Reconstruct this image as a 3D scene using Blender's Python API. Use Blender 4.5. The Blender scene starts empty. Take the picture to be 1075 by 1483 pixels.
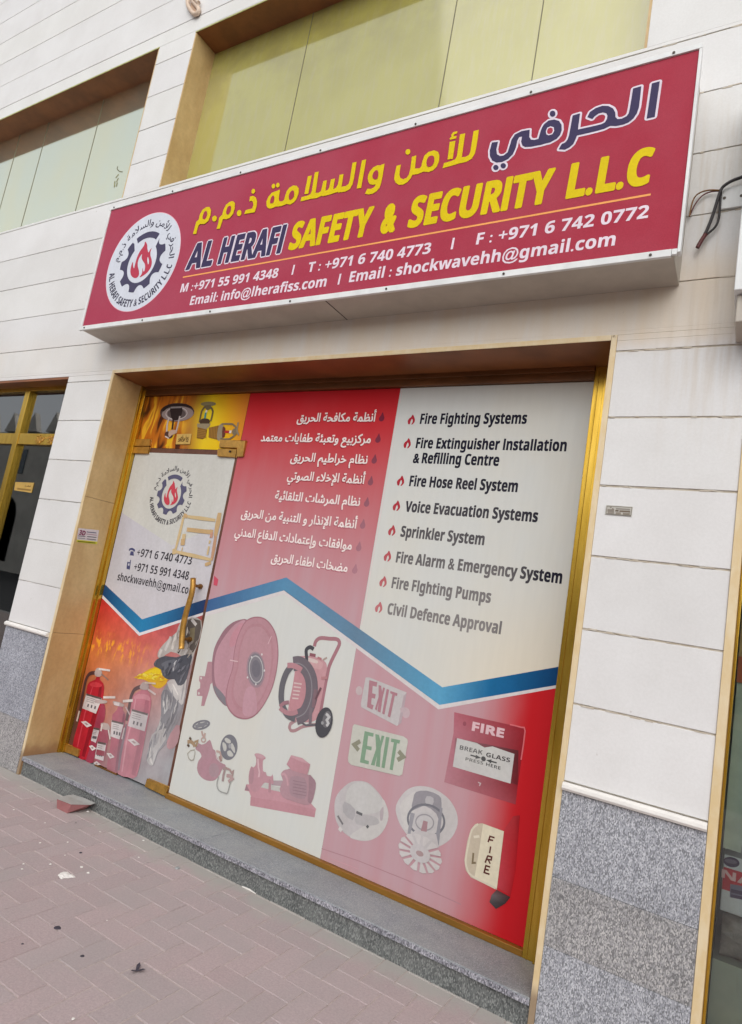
import bpy, math, random
from mathutils import Vector, Matrix
from mathutils.geometry import tessellate_polygon

random.seed(7)
S = bpy.context.scene
COL = S.collection
R = math.radians

# ------------------------------------------------------------------ camera
F, W0, H0 = 923.676, 1075.0, 1483.0
RW = ((0.8508817839, 0.4976170463, 0.1684561220),
      (0.0713113051, 0.2082838789, -0.9754652857),
      (-0.5204948487, 0.8420184683, 0.1417392374))      # rows: right, down, forward
CP = Vector((0.54525482, -2.52792952, 1.36711669))
cam_d = bpy.data.cameras.new('camera')
cam_d.sensor_fit = 'HORIZONTAL'
cam_d.sensor_width = 36.0
cam_d.lens = F / W0 * 36.0
cam_d.clip_start, cam_d.clip_end = 0.02, 500.0
cam = bpy.data.objects.new('camera', cam_d)
r_, d_, f_ = (Vector(v) for v in RW)
cam.matrix_world = Matrix.Translation(CP) @ Matrix((r_, -d_, -f_)).transposed().to_4x4()
COL.objects.link(cam)
S.camera = cam

# ------------------------------------------------------------------ sky, sun, exposure
SUN_EL, SUN_AZ = 40.0, 158.0          # soft light over the street, behind the viewer
world = bpy.data.worlds.new('World')
S.world = world
world.use_nodes = True
wt = world.node_tree
bg = wt.nodes['Background']
sky = wt.nodes.new('ShaderNodeTexSky')
sky.sky_type = 'NISHITA'
sky.sun_disc = False
sky.sun_elevation = R(SUN_EL)
sky.sun_rotation = R(SUN_AZ)
sky.air_density = 1.0
sky.dust_density = 2.0
sky.ozone_density = 1.0
hs = wt.nodes.new('ShaderNodeHueSaturation')      # thin white overcast: a pale sky
hs.inputs['Saturation'].default_value = 0.22
wt.links.new(sky.outputs[0], hs.inputs['Color'])
wt.links.new(hs.outputs[0], bg.inputs['Color'])
bg.inputs['Strength'].default_value = 0.15
sun_d = bpy.data.lights.new('sun', 'SUN')
sun_d.energy = 0.75
sun_d.angle = R(80)
sun_d.color = (1.0, 0.98, 0.95)
sun = bpy.data.objects.new('sun', sun_d)
az = R(SUN_AZ)
sdir = Vector((math.sin(az) * math.cos(R(SUN_EL)), math.cos(az) * math.cos(R(SUN_EL)), math.sin(R(SUN_EL))))
sun.rotation_euler = sdir.to_track_quat('Z', 'Y').to_euler()
sun.location = (0, -6, 12)
COL.objects.link(sun)
S.view_settings.view_transform = 'Standard'
S.view_settings.look = 'None'
S.view_settings.exposure = 0.42
S.view_settings.gamma = 1.0


# ------------------------------------------------------------------ helpers
def lin(c):
    o = []
    for v in c[:3]:
        v = v / 255.0
        o.append(v / 12.92 if v <= 0.04045 else ((v + 0.055) / 1.055) ** 2.4)
    return (o[0], o[1], o[2], 1.0)


def at(px, py, plane):
    """a point of the photograph carried onto a real plane of the shop: (u, v)"""
    v = Vector(((px - W0 / 2) / F, (py - H0 / 2) / F, 1.0))
    d = r_ * v.x + d_ * v.y + f_ * v.z
    ax, val = plane
    i = 'xyz'.index(ax)
    t = (val - CP[i]) / d[i]
    q = CP + d * t
    return {'y': (q.x, q.z), 'x': (q.y, q.z), 'z': (q.x, q.y)}[ax]


def zm(x0, y0, s, pts):
    return [(x0 + p[0] / s, y0 + p[1] / s) for p in pts]


def put(u, v, plane, d):
    ax, val = plane
    if ax == 'y':
        return (u, val - d, v)
    if ax == 'x':
        return (val + d, u, v)
    return (u, v, val + d)


class MB:
    def __init__(self):
        self.v, self.f, self.c, self.m = [], [], [], []

    def face(self, idx, col, mi=0):
        self.f.append(idx)
        self.c.append(col)
        self.m.append(mi)

    def box(self, a, b, col=(1, 1, 1, 1), mi=0):
        n = len(self.v)
        for z in (a[2], b[2]):
            for x, y in ((a[0], a[1]), (b[0], a[1]), (b[0], b[1]), (a[0], b[1])):
                self.v.append((x, y, z))
        for q in ((3, 2, 1, 0), (4, 5, 6, 7), (0, 1, 5, 4), (1, 2, 6, 5), (2, 3, 7, 6), (3, 0, 4, 7)):
            self.face([n + k for k in q], col, mi)

    def prism(self, pts, plane, d0, d1, col=(1, 1, 1, 1), mi=0):
        """polygon (u,v) on a plane, thickened from depth d0 to d1"""
        n, k = len(self.v), len(pts)
        self.v += [put(u, v, plane, d1) for u, v in pts] + [put(u, v, plane, d0) for u, v in pts]
        for t in tessellate_polygon([[Vector((u, v, 0)) for u, v in pts]]):
            self.face([n + i for i in t], col, mi)
            self.face([n + k + i for i in reversed(t)], col, mi)
        for i in range(k):
            j = (i + 1) % k
            self.face([n + i, n + j, n + k + j, n + k + i], col, mi)

    def tube(self, pts, r, seg=10, col=(1, 1, 1, 1), mi=0, caps=True):
        pts = [Vector(p) for p in pts]
        rr = r if isinstance(r, (list, tuple)) else [r] * len(pts)
        n0 = len(self.v)
        ref = Vector((0.3, 0.8, 0.52)).normalized()
        for i, p in enumerate(pts):
            t = (pts[min(i + 1, len(pts) - 1)] - pts[max(i - 1, 0)]).normalized()
            a = t.cross(ref).normalized()
            b = t.cross(a)
            for k in range(seg):
                w = 2 * math.pi * k / seg
                self.v.append(tuple(p + (a * math.cos(w) + b * math.sin(w)) * rr[i]))
        for i in range(len(pts) - 1):
            for k in range(seg):
                k2 = (k + 1) % seg
                self.face([n0 + i * seg + k, n0 + i * seg + k2, n0 + (i + 1) * seg + k2, n0 + (i + 1) * seg + k], col, mi)
        if caps:
            self.face([n0 + k for k in range(seg)], col, mi)
            self.face([n0 + (len(pts) - 1) * seg + k for k in reversed(range(seg))], col, mi)

    def build(self, name, mat, parent=None, smooth=False, bevel=0.0):
        me = bpy.data.meshes.new(name)
        me.from_pydata(self.v, [], self.f)
        for m in (mat if isinstance(mat, (list, tuple)) else [mat]):
            me.materials.append(m)
        ca = me.color_attributes.new('Col', 'FLOAT_COLOR', 'CORNER')
        buf = []
        for f, c in zip(self.f, self.c):
            if isinstance(c, list):
                for q in c:
                    buf.extend(q)
            else:
                buf.extend(c * len(f))
        ca.data.foreach_set('color', buf)
        me.polygons.foreach_set('material_index', self.m)
        if smooth:
            me.polygons.foreach_set('use_smooth', [True] * len(me.polygons))
        me.update()
        o = bpy.data.objects.new(name, me)
        COL.objects.link(o)
        if parent:
            o.parent = parent
            o.matrix_parent_inverse = parent.matrix_world.inverted()
        if bevel:
            b = o.modifiers.new('edge', 'BEVEL')
            b.width = bevel
            b.segments = 2
            b.limit_method = 'ANGLE'
        return o


def tag(o, label, cat, group=None):
    o['label'] = label
    o['category'] = cat
    if group:
        o['group'] = group
    return o


def thing(name, loc, label, cat, group=None):
    o = bpy.data.objects.new(name, None)
    o.empty_display_size = 0.1
    o.location = loc
    o.matrix_world = Matrix.Translation(loc)
    COL.objects.link(o)
    return tag(o, label, cat, group)


def smooth_pts(p, n=4, closed=True):
    k = len(p)
    out = []
    rng = range(k) if closed else range(k - 1)
    for i in rng:
        g = (lambda j: p[j % k]) if closed else (lambda j: p[max(0, min(k - 1, j))])
        a, b, c, d = g(i - 1), g(i), g(i + 1), g(i + 2)
        for s in range(n):
            t = s / n
            out.append(tuple(0.5 * (2 * b[m] + (c[m] - a[m]) * t + (2 * a[m] - 5 * b[m] + 4 * c[m] - d[m]) * t * t
                                    + (3 * b[m] - a[m] - 3 * c[m] + d[m]) * t ** 3) for m in (0, 1)))
    if not closed:
        out.append(p[-1])
    return out


def ellipse(c, a, b, n=28, a0=0.0, a1=360.0):
    return [(c[0] + a[0] * math.cos(R(a0 + (a1 - a0) * i / n)) + b[0] * math.sin(R(a0 + (a1 - a0) * i / n)),
             c[1] + a[1] * math.cos(R(a0 + (a1 - a0) * i / n)) + b[1] * math.sin(R(a0 + (a1 - a0) * i / n))) for i in range(n)]


class Print:
    """flat printed artwork lying on one plane; every layer a hair above the last"""
    STEP = 0.00012

    def __init__(self, plane, d=0.0):
        self.mb, self.plane, self.d = MB(), plane, d

    def uv(self, pts):
        return [at(p[0], p[1], self.plane) for p in pts]

    def poly_uv(self, pts, col, cols=None):
        self.d += self.STEP
        n = len(self.mb.v)
        self.mb.v += [put(u, v, self.plane, self.d) for u, v in pts]
        for t in tessellate_polygon([[Vector((u, v, 0)) for u, v in pts]]):
            self.mb.face([n + i for i in t], [lin(cols[i]) for i in t] if cols else lin(col))
        return self

    def poly(self, pts, col, cols=None, sm=0):
        if sm:
            pts = smooth_pts(pts, sm)
        return self.poly_uv(self.uv(pts), col, cols)

    def grow(self, pts, col, r, n=10, sm=0):
        """the same outline pushed outward by r (a printed outline stroke)"""
        if sm:
            pts = smooth_pts(pts, sm)
        q = self.uv(pts)
        for k in range(n):
            a = 2 * math.pi * k / n
            self.d -= self.STEP * 0.9
            self.poly_uv([(u + r * math.cos(a), v + r * math.sin(a)) for u, v in q], col)
        return self

    def ell(self, c, a, b, col, n=28):
        return self.poly(ellipse(c, a, b, n), col)

    def stroke_uv(self, pts, w, col, closed=False):
        self.d += self.STEP
        k = len(pts)
        n = len(self.mb.v)
        for i in range(k):
            p = Vector(pts[i])
            if closed:
                a, b = Vector(pts[i - 1]), Vector(pts[(i + 1) % k])
            else:
                a, b = Vector(pts[max(i - 1, 0)]), Vector(pts[min(i + 1, k - 1)])
            t1 = (p - a).normalized() if (p - a).length > 1e-9 else (b - p).normalized()
            t2 = (b - p).normalized() if (b - p).length > 1e-9 else t1
            t = (t1 + t2).normalized() if (t1 + t2).length > 1e-6 else t1
            nn = Vector((-t.y, t.x))
            m = min(1.8, 1.0 / max(0.4, abs(nn.dot(Vector((-t1.y, t1.x))))))
            ww = (w[i] if isinstance(w, (list, tuple)) else w) * 0.5 * m
            for s in (1, -1):
                q = p + nn * ww * s
                self.mb.v.append(put(q.x, q.y, self.plane, self.d))
        for i in range(k if closed else k - 1):
            j = (i + 1) % k
            self.mb.face([n + 2 * i, n + 2 * i + 1, n + 2 * j + 1, n + 2 * j], lin(col))
        return self

    def stroke(self, pts, w, col, closed=False, sm=0):
        if sm:
            pts = smooth_pts(pts, sm, closed)
        return self.stroke_uv(self.uv(pts), w, col, closed)

    def grid(self, x0, x1, z0, z1, rows):
        """smoothly blended block of colour; rows run from top to bottom"""
        self.d += self.STEP
        nr, nc = len(rows), len(rows[0])
        n = len(self.mb.v)
        for i in range(nr):
            for j in range(nc):
                self.mb.v.append(put(x0 + (x1 - x0) * j / (nc - 1), z1 + (z0 - z1) * i / (nr - 1), self.plane, self.d))
        for i in range(nr - 1):
            for j in range(nc - 1):
                q = [(i, j), (i + 1, j), (i + 1, j + 1), (i, j + 1)]
                self.mb.face([n + a * nc + b for a, b in q], [lin(rows[a][b]) for a, b in q])
        return self

    def build(self, name, parent, mat=None):
        return self.mb.build(name, mat or M['print'], parent)


# ------------------------------------------------------------------ lettering
def bold(t):
    o = ''
    for c in t:
        if 'A' <= c <= 'Z':
            o += chr(0x1D5D4 + ord(c) - 65)
        elif 'a' <= c <= 'z':
            o += chr(0x1D5EE + ord(c) - 97)
        elif '0' <= c <= '9':
            o += chr(0x1D7EC + ord(c) - 48)
        else:
            o += c
    return o


AF = {'ا': (0xFE8D, 0), 'أ': (0xFE83, 0), 'إ': (0xFE87, 0), 'ء': (0xFE80, -1), 'ئ': (0xFE89, 1), 'ب': (0xFE8F, 1), 'ة': (0xFE93, 0),
      'ت': (0xFE95, 1), 'ث': (0xFE99, 1), 'ج': (0xFE9D, 1), 'ح': (0xFEA1, 1), 'خ': (0xFEA5, 1), 'د': (0xFEA9, 0), 'ذ': (0xFEAB, 0),
      'ر': (0xFEAD, 0), 'ز': (0xFEAF, 0), 'س': (0xFEB1, 1), 'ش': (0xFEB5, 1), 'ص': (0xFEB9, 1), 'ض': (0xFEBD, 1), 'ط': (0xFEC1, 1),
      'ظ': (0xFEC5, 1), 'ع': (0xFEC9, 1), 'غ': (0xFECD, 1), 'ف': (0xFED1, 1), 'ق': (0xFED5, 1), 'ك': (0xFED9, 1), 'ل': (0xFEDD, 1),
      'م': (0xFEE1, 1), 'ن': (0xFEE5, 1), 'ه': (0xFEE9, 1), 'و': (0xFEED, 0), 'ي': (0xFEF1, 1)}
LAM = {'أ': 0xFEF7, 'إ': 0xFEF9, 'ا': 0xFEFB}


def arab(t):
    """joined letter forms, in left-to-right drawing order"""
    out, i, prev = [], 0, False
    while i < len(t):
        c = t[i]
        if c == 'ل' and i + 1 < len(t) and t[i + 1] in LAM:
            out.append(chr(LAM[t[i + 1]] + (1 if prev else 0)))
            prev = False
            i += 2
            continue
        if c not in AF:
            out.append(c)
            prev = False
            i += 1
            continue
        b, d = AF[c]
        nx = t[i + 1] if i + 1 < len(t) else ''
        nj = nx in AF and AF[nx][1] >= 0
        if d == 1:
            f = 3 if prev and nj else 2 if nj else 1 if prev else 0
            prev = nj
        elif d == 0:
            f = 1 if prev else 0
            prev = False
        else:
            f = 0
            prev = False
        out.append(chr(b + f))
        i += 1
    return ''.join(reversed(out))


_tc = {}


def glyphs(body):
    if body not in _tc:
        cu = bpy.data.curves.new('txt', 'FONT')
        cu.body = body
        cu.resolution_u = 3
        o = bpy.data.objects.new('txt', cu)
        COL.objects.link(o)
        dg = bpy.context.evaluated_depsgraph_get()
        me = bpy.data.meshes.new_from_object(o.evaluated_get(dg))
        _tc[body] = ([(v.co.x, v.co.y) for v in me.vertices], [tuple(p.vertices) for p in me.polygons])
        bpy.data.objects.remove(o)
        bpy.data.curves.remove(cu)
        bpy.data.meshes.remove(me)
    return _tc[body]


def cap_of(ref):
    vs = glyphs(ref)[0]
    return max(v[1] for v in vs)


def letters(pr, body, x0, x1, zb, cap, col, shear=0.0, r=0.0, ar=False, bend=None, xh=0.0):
    """lettering between x0 and x1 on base line zb with capital height cap, added to the artwork pr"""
    b = arab(body) if ar else bold(body.replace('I', 'l'))
    vs, fs = glyphs(b)
    k = cap / cap_of('\ufe8d' if ar else bold('H'))
    if xh:                               # a tall lower case, as in condensed poster faces
        hx, hc = max(q[1] for q in glyphs(bold('x'))[0]), cap_of(bold('H'))
        up = lambda y: y if y <= 0 else (y * xh * hc / hx if y <= hx else xh * hc + (y - hx) * (1 - xh) * hc / (hc - hx))
        vs = [(x, up(y)) for x, y in vs]
    vs = [(x * k + shear * y * k, y * k) for x, y in vs]
    if not ar and 'I' in body:
        vs = [(x - shear * max(0, y - cap * 1.015), min(y, cap * 1.015)) for x, y in vs]
    lo, hi = min(v[0] for v in vs), max(v[0] for v in vs)
    sx = (x1 - x0) / (hi - lo)
    vs = [((x - lo) * sx + x0, y + zb) for x, y in vs]
    n = 0 if r <= 0 else (8 if r > 0.003 else 4)
    offs = [(0, 0)] + [(r * math.cos(2 * math.pi * (i + .5) / n), r * math.sin(2 * math.pi * (i + .5) / n)) for i in range(n)]
    for ox, oy in offs:
        pr.d += 0.00002
        m = len(pr.mb.v)
        for x, y in vs:
            u, v = x + ox, y + oy
            if bend:
                u, v = bend(u, v)
            pr.mb.v.append(put(u, v, pr.plane, pr.d))
        for f in fs:
            pr.mb.face([m + i for i in f], lin(col))
    return pr


# ------------------------------------------------------------------ materials
M = {}


def new_mat(name):
    m = bpy.data.materials.new(name)
    m.use_nodes = True
    nt = m.node_tree
    return m, nt, nt.nodes['Principled BSDF']


def nd(nt, t, **k):
    n = nt.nodes.new(t)
    for a, b in k.items():
        setattr(n, a, b)
    return n


def noise(nt, scale, detail=4, rough=0.6, stretch=None, space='pos'):
    tex = nd(nt, 'ShaderNodeTexNoise')
    tex.inputs['Scale'].default_value = scale
    tex.inputs['Detail'].default_value = detail
    tex.inputs['Roughness'].default_value = rough
    g = nd(nt, 'ShaderNodeNewGeometry')
    src = g.outputs['Position']
    if stretch:
        mp = nd(nt, 'ShaderNodeMapping')
        mp.inputs['Scale'].default_value = stretch
        nt.links.new(src, mp.inputs['Vector'])
        src = mp.outputs[0]
    nt.links.new(src, tex.inputs['Vector'])
    return tex


def rng(nt, src, a, b, c=0.0, d=1.0, smooth=True):
    n = nd(nt, 'ShaderNodeMapRange')
    n.interpolation_type = 'SMOOTHSTEP' if smooth else 'LINEAR'
    n.clamp = True
    for i, v in zip(('From Min', 'From Max', 'To Min', 'To Max'), (a, b, c, d)):
        n.inputs[i].default_value = v
    nt.links.new(src, n.inputs['Value'])
    return n.outputs[0]


def mixc(nt, fac, a, b, mode='MIX'):
    n = nd(nt, 'ShaderNodeMix', data_type='RGBA', blend_type=mode)
    for sock, v in (('Factor', fac), ('A', a), ('B', b)):
        s = [i for i in n.inputs if i.name == sock and (i.type == 'RGBA' if sock != 'Factor' else i.type == 'VALUE')][0]
        if isinstance(v, (tuple, list)):
            s.default_value = v
        elif isinstance(v, (int, float)):
            s.default_value = v
        else:
            nt.links.new(v, s)
    return [o for o in n.outputs if o.type == 'RGBA'][0]


def math_(nt, op, a, b=0.0):
    n = nd(nt, 'ShaderNodeMath', operation=op)
    for i, v in enumerate((a, b)):
        if isinstance(v, (int, float)):
            n.inputs[i].default_value = v
        else:
            nt.links.new(v, n.inputs[i])
    return n.outputs[0]


def bump(nt, p, h, strength=0.3, dist=0.01):
    b = nd(nt, 'ShaderNodeBump')
    b.inputs['Strength'].default_value = strength
    b.inputs['Distance'].default_value = dist
    nt.links.new(h, b.inputs['Height'])
    nt.links.new(b.outputs[0], p.inputs['Normal'])


def xyz(nt):
    g = nd(nt, 'ShaderNodeNewGeometry')
    s = nd(nt, 'ShaderNodeSeparateXYZ')
    nt.links.new(g.outputs['Position'], s.inputs[0])
    return s.outputs


def vcol(nt):
    a = nd(nt, 'ShaderNodeAttribute')
    a.attribute_name = 'Col'
    return a.outputs['Color']


def simple(name, col, rough=0.6, metal=0.0, var=0.12, vs=9.0, spec=0.5, bmp=0.0, stretch=None):
    m, nt, p = new_mat(name)
    c = lin(col)
    t = noise(nt, vs, 5, 0.62, stretch)
    dark = tuple(v * (1 - var) for v in c[:3]) + (1,)
    lite = tuple(min(1, v * (1 + var)) for v in c[:3]) + (1,)
    nt.links.new(mixc(nt, rng(nt, t.outputs[0], 0.32, 0.68), dark, lite), p.inputs['Base Color'])
    p.inputs['Roughness'].default_value = rough
    p.inputs['Metallic'].default_value = metal
    p.inputs['Specular IOR Level'].default_value = spec
    if bmp:
        t2 = noise(nt, vs * 6, 5, 0.7, stretch)
        bump(nt, p, t2.outputs[0], bmp, 0.004)
    M[name] = m
    return m


def make_materials():
    # printed vinyl: colour comes from the artwork, slightly mottled
    m, nt, p = new_mat('print')
    t = noise(nt, 60, 3, 0.7)
    t2 = noise(nt, 3.0, 4, 0.6, (3.0, 3.0, 0.7))
    a = mixc(nt, 1.0, vcol(nt), mixc(nt, rng(nt, t.outputs[0], .3, .7), (.93, .93, .93, 1), (1, 1, 1, 1)), 'MULTIPLY')
    a = mixc(nt, 1.0, a, mixc(nt, rng(nt, t2.outputs[0], .3, .7), (.93, .925, .91, 1), (1, 1, 1, 1)), 'MULTIPLY')
    nt.links.new(a, p.inputs['Base Color'])
    p.inputs['Roughness'].default_value = 0.5
    p.inputs['Specular IOR Level'].default_value = 0.14
    M['print'] = m

    m2 = m.copy()
    m2.name = 'film_print'
    nt2 = m2.node_tree
    p2 = nt2.nodes['Principled BSDF']
    old = p2.inputs['Base Color'].links[0].from_socket
    h = nd(nt2, 'ShaderNodeHueSaturation')
    h.inputs['Saturation'].default_value = 0.88
    h.inputs['Value'].default_value = 0.88
    nt2.links.new(old, h.inputs['Color'])
    nt2.links.new(h.outputs[0], p2.inputs['Base Color'])
    M['film_print'] = m2

    def art(name, kind):
        m, nt, p = new_mat(name)
        o = xyz(nt)
        base = vcol(nt)
        if kind == 'flame':
            warp = noise(nt, 5.0, 3, 0.5, (1, 1, .5))
            add = nd(nt, 'ShaderNodeVectorMath', operation='MULTIPLY_ADD')
            g = nd(nt, 'ShaderNodeNewGeometry')
            nt.links.new(warp.outputs['Color'], add.inputs[0])
            add.inputs[1].default_value = (.22, 0, .12)
            nt.links.new(g.outputs['Position'], add.inputs[2])
            mp = nd(nt, 'ShaderNodeMapping')
            mp.inputs['Scale'].default_value = (1.0, 1.0, 0.16)
            nt.links.new(add.outputs[0], mp.inputs['Vector'])
            t = nd(nt, 'ShaderNodeTexNoise')
            t.inputs['Scale'].default_value = 15
            t.inputs['Detail'].default_value = 2.5
            nt.links.new(mp.outputs[0], t.inputs['Vector'])
            f = t.outputs[0]
            a = mixc(nt, rng(nt, f, .36, .50), lin((70, 32, 14)), lin((186, 104, 26)))
            a = mixc(nt, rng(nt, f, .50, .60), a, lin((228, 170, 44)))
            a = mixc(nt, rng(nt, f, .62, .72), a, lin((150, 74, 24)))
            a = mixc(nt, rng(nt, o[0], -2.76, -2.64), a, base)
        else:
            warp = noise(nt, 7.0, 6, 0.68, (1, 1, .8))
            a = mixc(nt, 1.0, base, mixc(nt, rng(nt, warp.outputs[0], .28, .72), (.78, .72, .70, 1), (1.16, 1.14, 1.10, 1)), 'MULTIPLY')
            if kind == 'fire':
                t = noise(nt, 26, 4, 0.6, (1, 1, .45))
                band = math_(nt, 'MULTIPLY', rng(nt, o[2], .72, .80), rng(nt, o[2], .92, .84))
                band = math_(nt, 'MULTIPLY', band, rng(nt, o[0], -2.45, -2.9))
                a = mixc(nt, math_(nt, 'MULTIPLY', band, rng(nt, t.outputs[0], .50, .62)), a, lin((236, 160, 50)))
            # colour mixed toward milky grey at the lower right of the door
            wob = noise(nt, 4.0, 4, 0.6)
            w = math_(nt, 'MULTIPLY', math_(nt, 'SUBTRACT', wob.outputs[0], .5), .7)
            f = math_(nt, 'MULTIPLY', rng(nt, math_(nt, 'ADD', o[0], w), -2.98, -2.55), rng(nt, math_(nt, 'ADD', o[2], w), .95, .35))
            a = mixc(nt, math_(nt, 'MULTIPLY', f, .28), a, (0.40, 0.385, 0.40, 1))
        nt.links.new(a, p.inputs['Base Color'])
        p.inputs['Roughness'].default_value = 0.5
        p.inputs['Specular IOR Level'].default_value = 0.14
        M[name] = m
    art('flame_print', 'flame')
    art('fire_print', 'fire')
    art('door_print', 'door')

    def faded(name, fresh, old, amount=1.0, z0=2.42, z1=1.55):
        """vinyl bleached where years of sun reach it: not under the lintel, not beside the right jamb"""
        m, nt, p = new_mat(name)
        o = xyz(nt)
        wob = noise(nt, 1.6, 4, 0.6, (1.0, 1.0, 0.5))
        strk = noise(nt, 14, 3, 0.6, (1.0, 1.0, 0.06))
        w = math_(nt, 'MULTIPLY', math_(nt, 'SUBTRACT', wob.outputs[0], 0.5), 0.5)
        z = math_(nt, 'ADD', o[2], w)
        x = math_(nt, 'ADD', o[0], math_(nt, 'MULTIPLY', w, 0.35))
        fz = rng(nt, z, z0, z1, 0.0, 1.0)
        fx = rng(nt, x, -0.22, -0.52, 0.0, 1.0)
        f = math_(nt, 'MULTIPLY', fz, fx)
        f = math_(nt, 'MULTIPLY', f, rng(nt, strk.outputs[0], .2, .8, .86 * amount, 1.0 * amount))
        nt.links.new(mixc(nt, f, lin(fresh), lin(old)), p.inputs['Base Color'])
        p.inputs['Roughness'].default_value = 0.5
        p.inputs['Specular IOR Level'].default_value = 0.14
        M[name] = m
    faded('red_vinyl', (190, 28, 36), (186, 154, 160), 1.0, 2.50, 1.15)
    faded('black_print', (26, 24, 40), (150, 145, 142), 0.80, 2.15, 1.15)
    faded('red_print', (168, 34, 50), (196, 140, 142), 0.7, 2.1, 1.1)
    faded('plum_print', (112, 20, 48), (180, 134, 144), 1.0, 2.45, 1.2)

    # cream vinyl with faint yellowing
    m, nt, p = new_mat('cream_vinyl')
    o = xyz(nt)
    t = noise(nt, 2.2, 5, 0.6, (1, 1, .6))
    t2 = noise(nt, 40, 3, 0.6, (1, 1, .1))
    a = mixc(nt, rng(nt, t.outputs[0], .35, .7), (0.605, 0.615, 0.585, 1), (0.62, 0.61, 0.55, 1))
    a = mixc(nt, math_(nt, 'MULTIPLY', rng(nt, o[0], -0.9, -0.2), rng(nt, o[2], 1.7, 0.95)), a, (0.72, 0.645, 0.50, 1))
    a = mixc(nt, 1.0, a, mixc(nt, rng(nt, t2.outputs[0], .3, .7), (.975, .975, .975, 1), (1, 1, 1, 1)), 'MULTIPLY')
    nt.links.new(a, p.inputs['Base Color'])
    p.inputs['Roughness'].default_value = 0.5
    p.inputs['Specular IOR Level'].default_value = 0.14
    M['cream_vinyl'] = m

    # flex face of the sign: crimson, sun-dulled to the left
    m, nt, p = new_mat('sign_red')
    o = xyz(nt)
    t = noise(nt, 2.5, 4, 0.6)
    a = mixc(nt, rng(nt, o[0], 0.2, -3.3), lin((168, 50, 68)), lin((170, 64, 86)))
    a = mixc(nt, rng(nt, t.outputs[0], .3, .7), a, mixc(nt, 0.12, a, (0.5, 0.2, 0.25, 1)))
    fine = noise(nt, 260, 2, 0.5)
    a = mixc(nt, 1.0, a, mixc(nt, rng(nt, fine.outputs[0], .3, .7), (.88, .88, .88, 1), (1.0, 1.0, 1.0, 1)), 'MULTIPLY')
    nt.links.new(a, p.inputs['Base Color'])
    p.inputs['Roughness'].default_value = 0.6
    p.inputs['Specular IOR Level'].default_value = 0.12
    M['sign_red'] = m

    # pale stone cladding: per-block tone in the colour attribute, rain stains, pits
    m, nt, p = new_mat('stone')
    o = xyz(nt)
    t = noise(nt, 2.4, 6, 0.6)
    fine = noise(nt, 90, 4, 0.7)
    a = mixc(nt, rng(nt, t.outputs[0], .3, .7), (0.70, 0.69, 0.675, 1), (0.76, 0.755, 0.745, 1))
    a = mixc(nt, 1.0, a, vcol(nt), 'MULTIPLY')
    a = mixc(nt, 1.0, a, mixc(nt, rng(nt, fine.outputs[0], .3, .72), (.95, .95, .945, 1), (1, 1, 1, 1)), 'MULTIPLY')
    # brown rain streaks on the lintel course and to the right of the sign
    st = noise(nt, 7, 5, 0.65, (1.0, 1.0, 0.12))
    st2 = noise(nt, 28, 3, 0.6, (1.0, 1.0, 0.08))
    s1 = math_(nt, 'MULTIPLY', rng(nt, st.outputs[0], .25, .72, .38, 1.0), rng(nt, o[2], 2.50, 2.60))
    s1 = math_(nt, 'MULTIPLY', s1, rng(nt, o[2], 3.0, 2.80))
    s1 = math_(nt, 'MULTIPLY', s1, rng(nt, o[0], -3.6, -2.6, .2, 1.0))
    s2 = math_(nt, 'MULTIPLY', math_(nt, 'MULTIPLY', rng(nt, st2.outputs[0], .42, .75), rng(nt, o[0], 0.05, 0.30)), rng(nt, o[2], 1.9, 2.7))
    s2 = math_(nt, 'MULTIPLY', s2, rng(nt, o[2], 3.9, 3.2))
    a = mixc(nt, math_(nt, 'MULTIPLY', s1, 0.75), a, (0.68, 0.55, 0.39, 1))
    a = mixc(nt, math_(nt, 'MULTIPLY', s2, 0.5), a, (0.52, 0.43, 0.32, 1))
    spots = noise(nt, 22, 2, 0.5)
    a = mixc(nt, rng(nt, spots.outputs[0], .745, .79, 0, .5), a, (0.42, 0.38, 0.34, 1))
    nt.links.new(a, p.inputs['Base Color'])
    p.inputs['Roughness'].default_value = 0.5
    p.inputs['Specular IOR Level'].default_value = 0.35
    bump(nt, p, fine.outputs[0], 0.12, 0.003)
    M['stone'] = m

    m, nt, p = new_mat('mortar')
    o = xyz(nt)
    t = noise(nt, 30, 5, 0.7)
    a = mixc(nt, rng(nt, o[0], -3.6, -0.1), (0.36, 0.35, 0.345, 1), (0.47, 0.40, 0.31, 1))
    a = mixc(nt, rng(nt, t.outputs[0], .35, .7), a, (0.60, 0.55, 0.47, 1))
    nt.links.new(a, p.inputs['Base Color'])
    p.inputs['Roughness'].default_value = 0.9
    M['mortar'] = m

    # speckled granite, tone of each slab from the attribute
    def granite(name, c0, c1, c2, scale, dirt=0.0):
        m, nt, p = new_mat(name)
        v = nd(nt, 'ShaderNodeTexVoronoi')
        v.inputs['Scale'].default_value = scale
        g = nd(nt, 'ShaderNodeNewGeometry')
        wn = noise(nt, scale * 0.7, 3, 0.6)
        mp = nd(nt, 'ShaderNodeMapping')
        mp.inputs['Rotation'].default_value = (0, R(35), 0)
        mp.inputs['Scale'].default_value = (1.5, 1.0, 0.75)
        nt.links.new(g.outputs['Position'], mp.inputs['Vector'])
        add = nd(nt, 'ShaderNodeVectorMath', operation='ADD')
        sc = nd(nt, 'ShaderNodeVectorMath', operation='SCALE')
        sc.inputs['Scale'].default_value = 0.9 / scale
        nt.links.new(wn.outputs['Color'], sc.inputs[0])
        nt.links.new(mp.outputs[0], add.inputs[0])
        nt.links.new(sc.outputs[0], add.inputs[1])
        nt.links.new(add.outputs[0], v.inputs['Vector'])
        sp = nd(nt, 'ShaderNodeSeparateColor')
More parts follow.
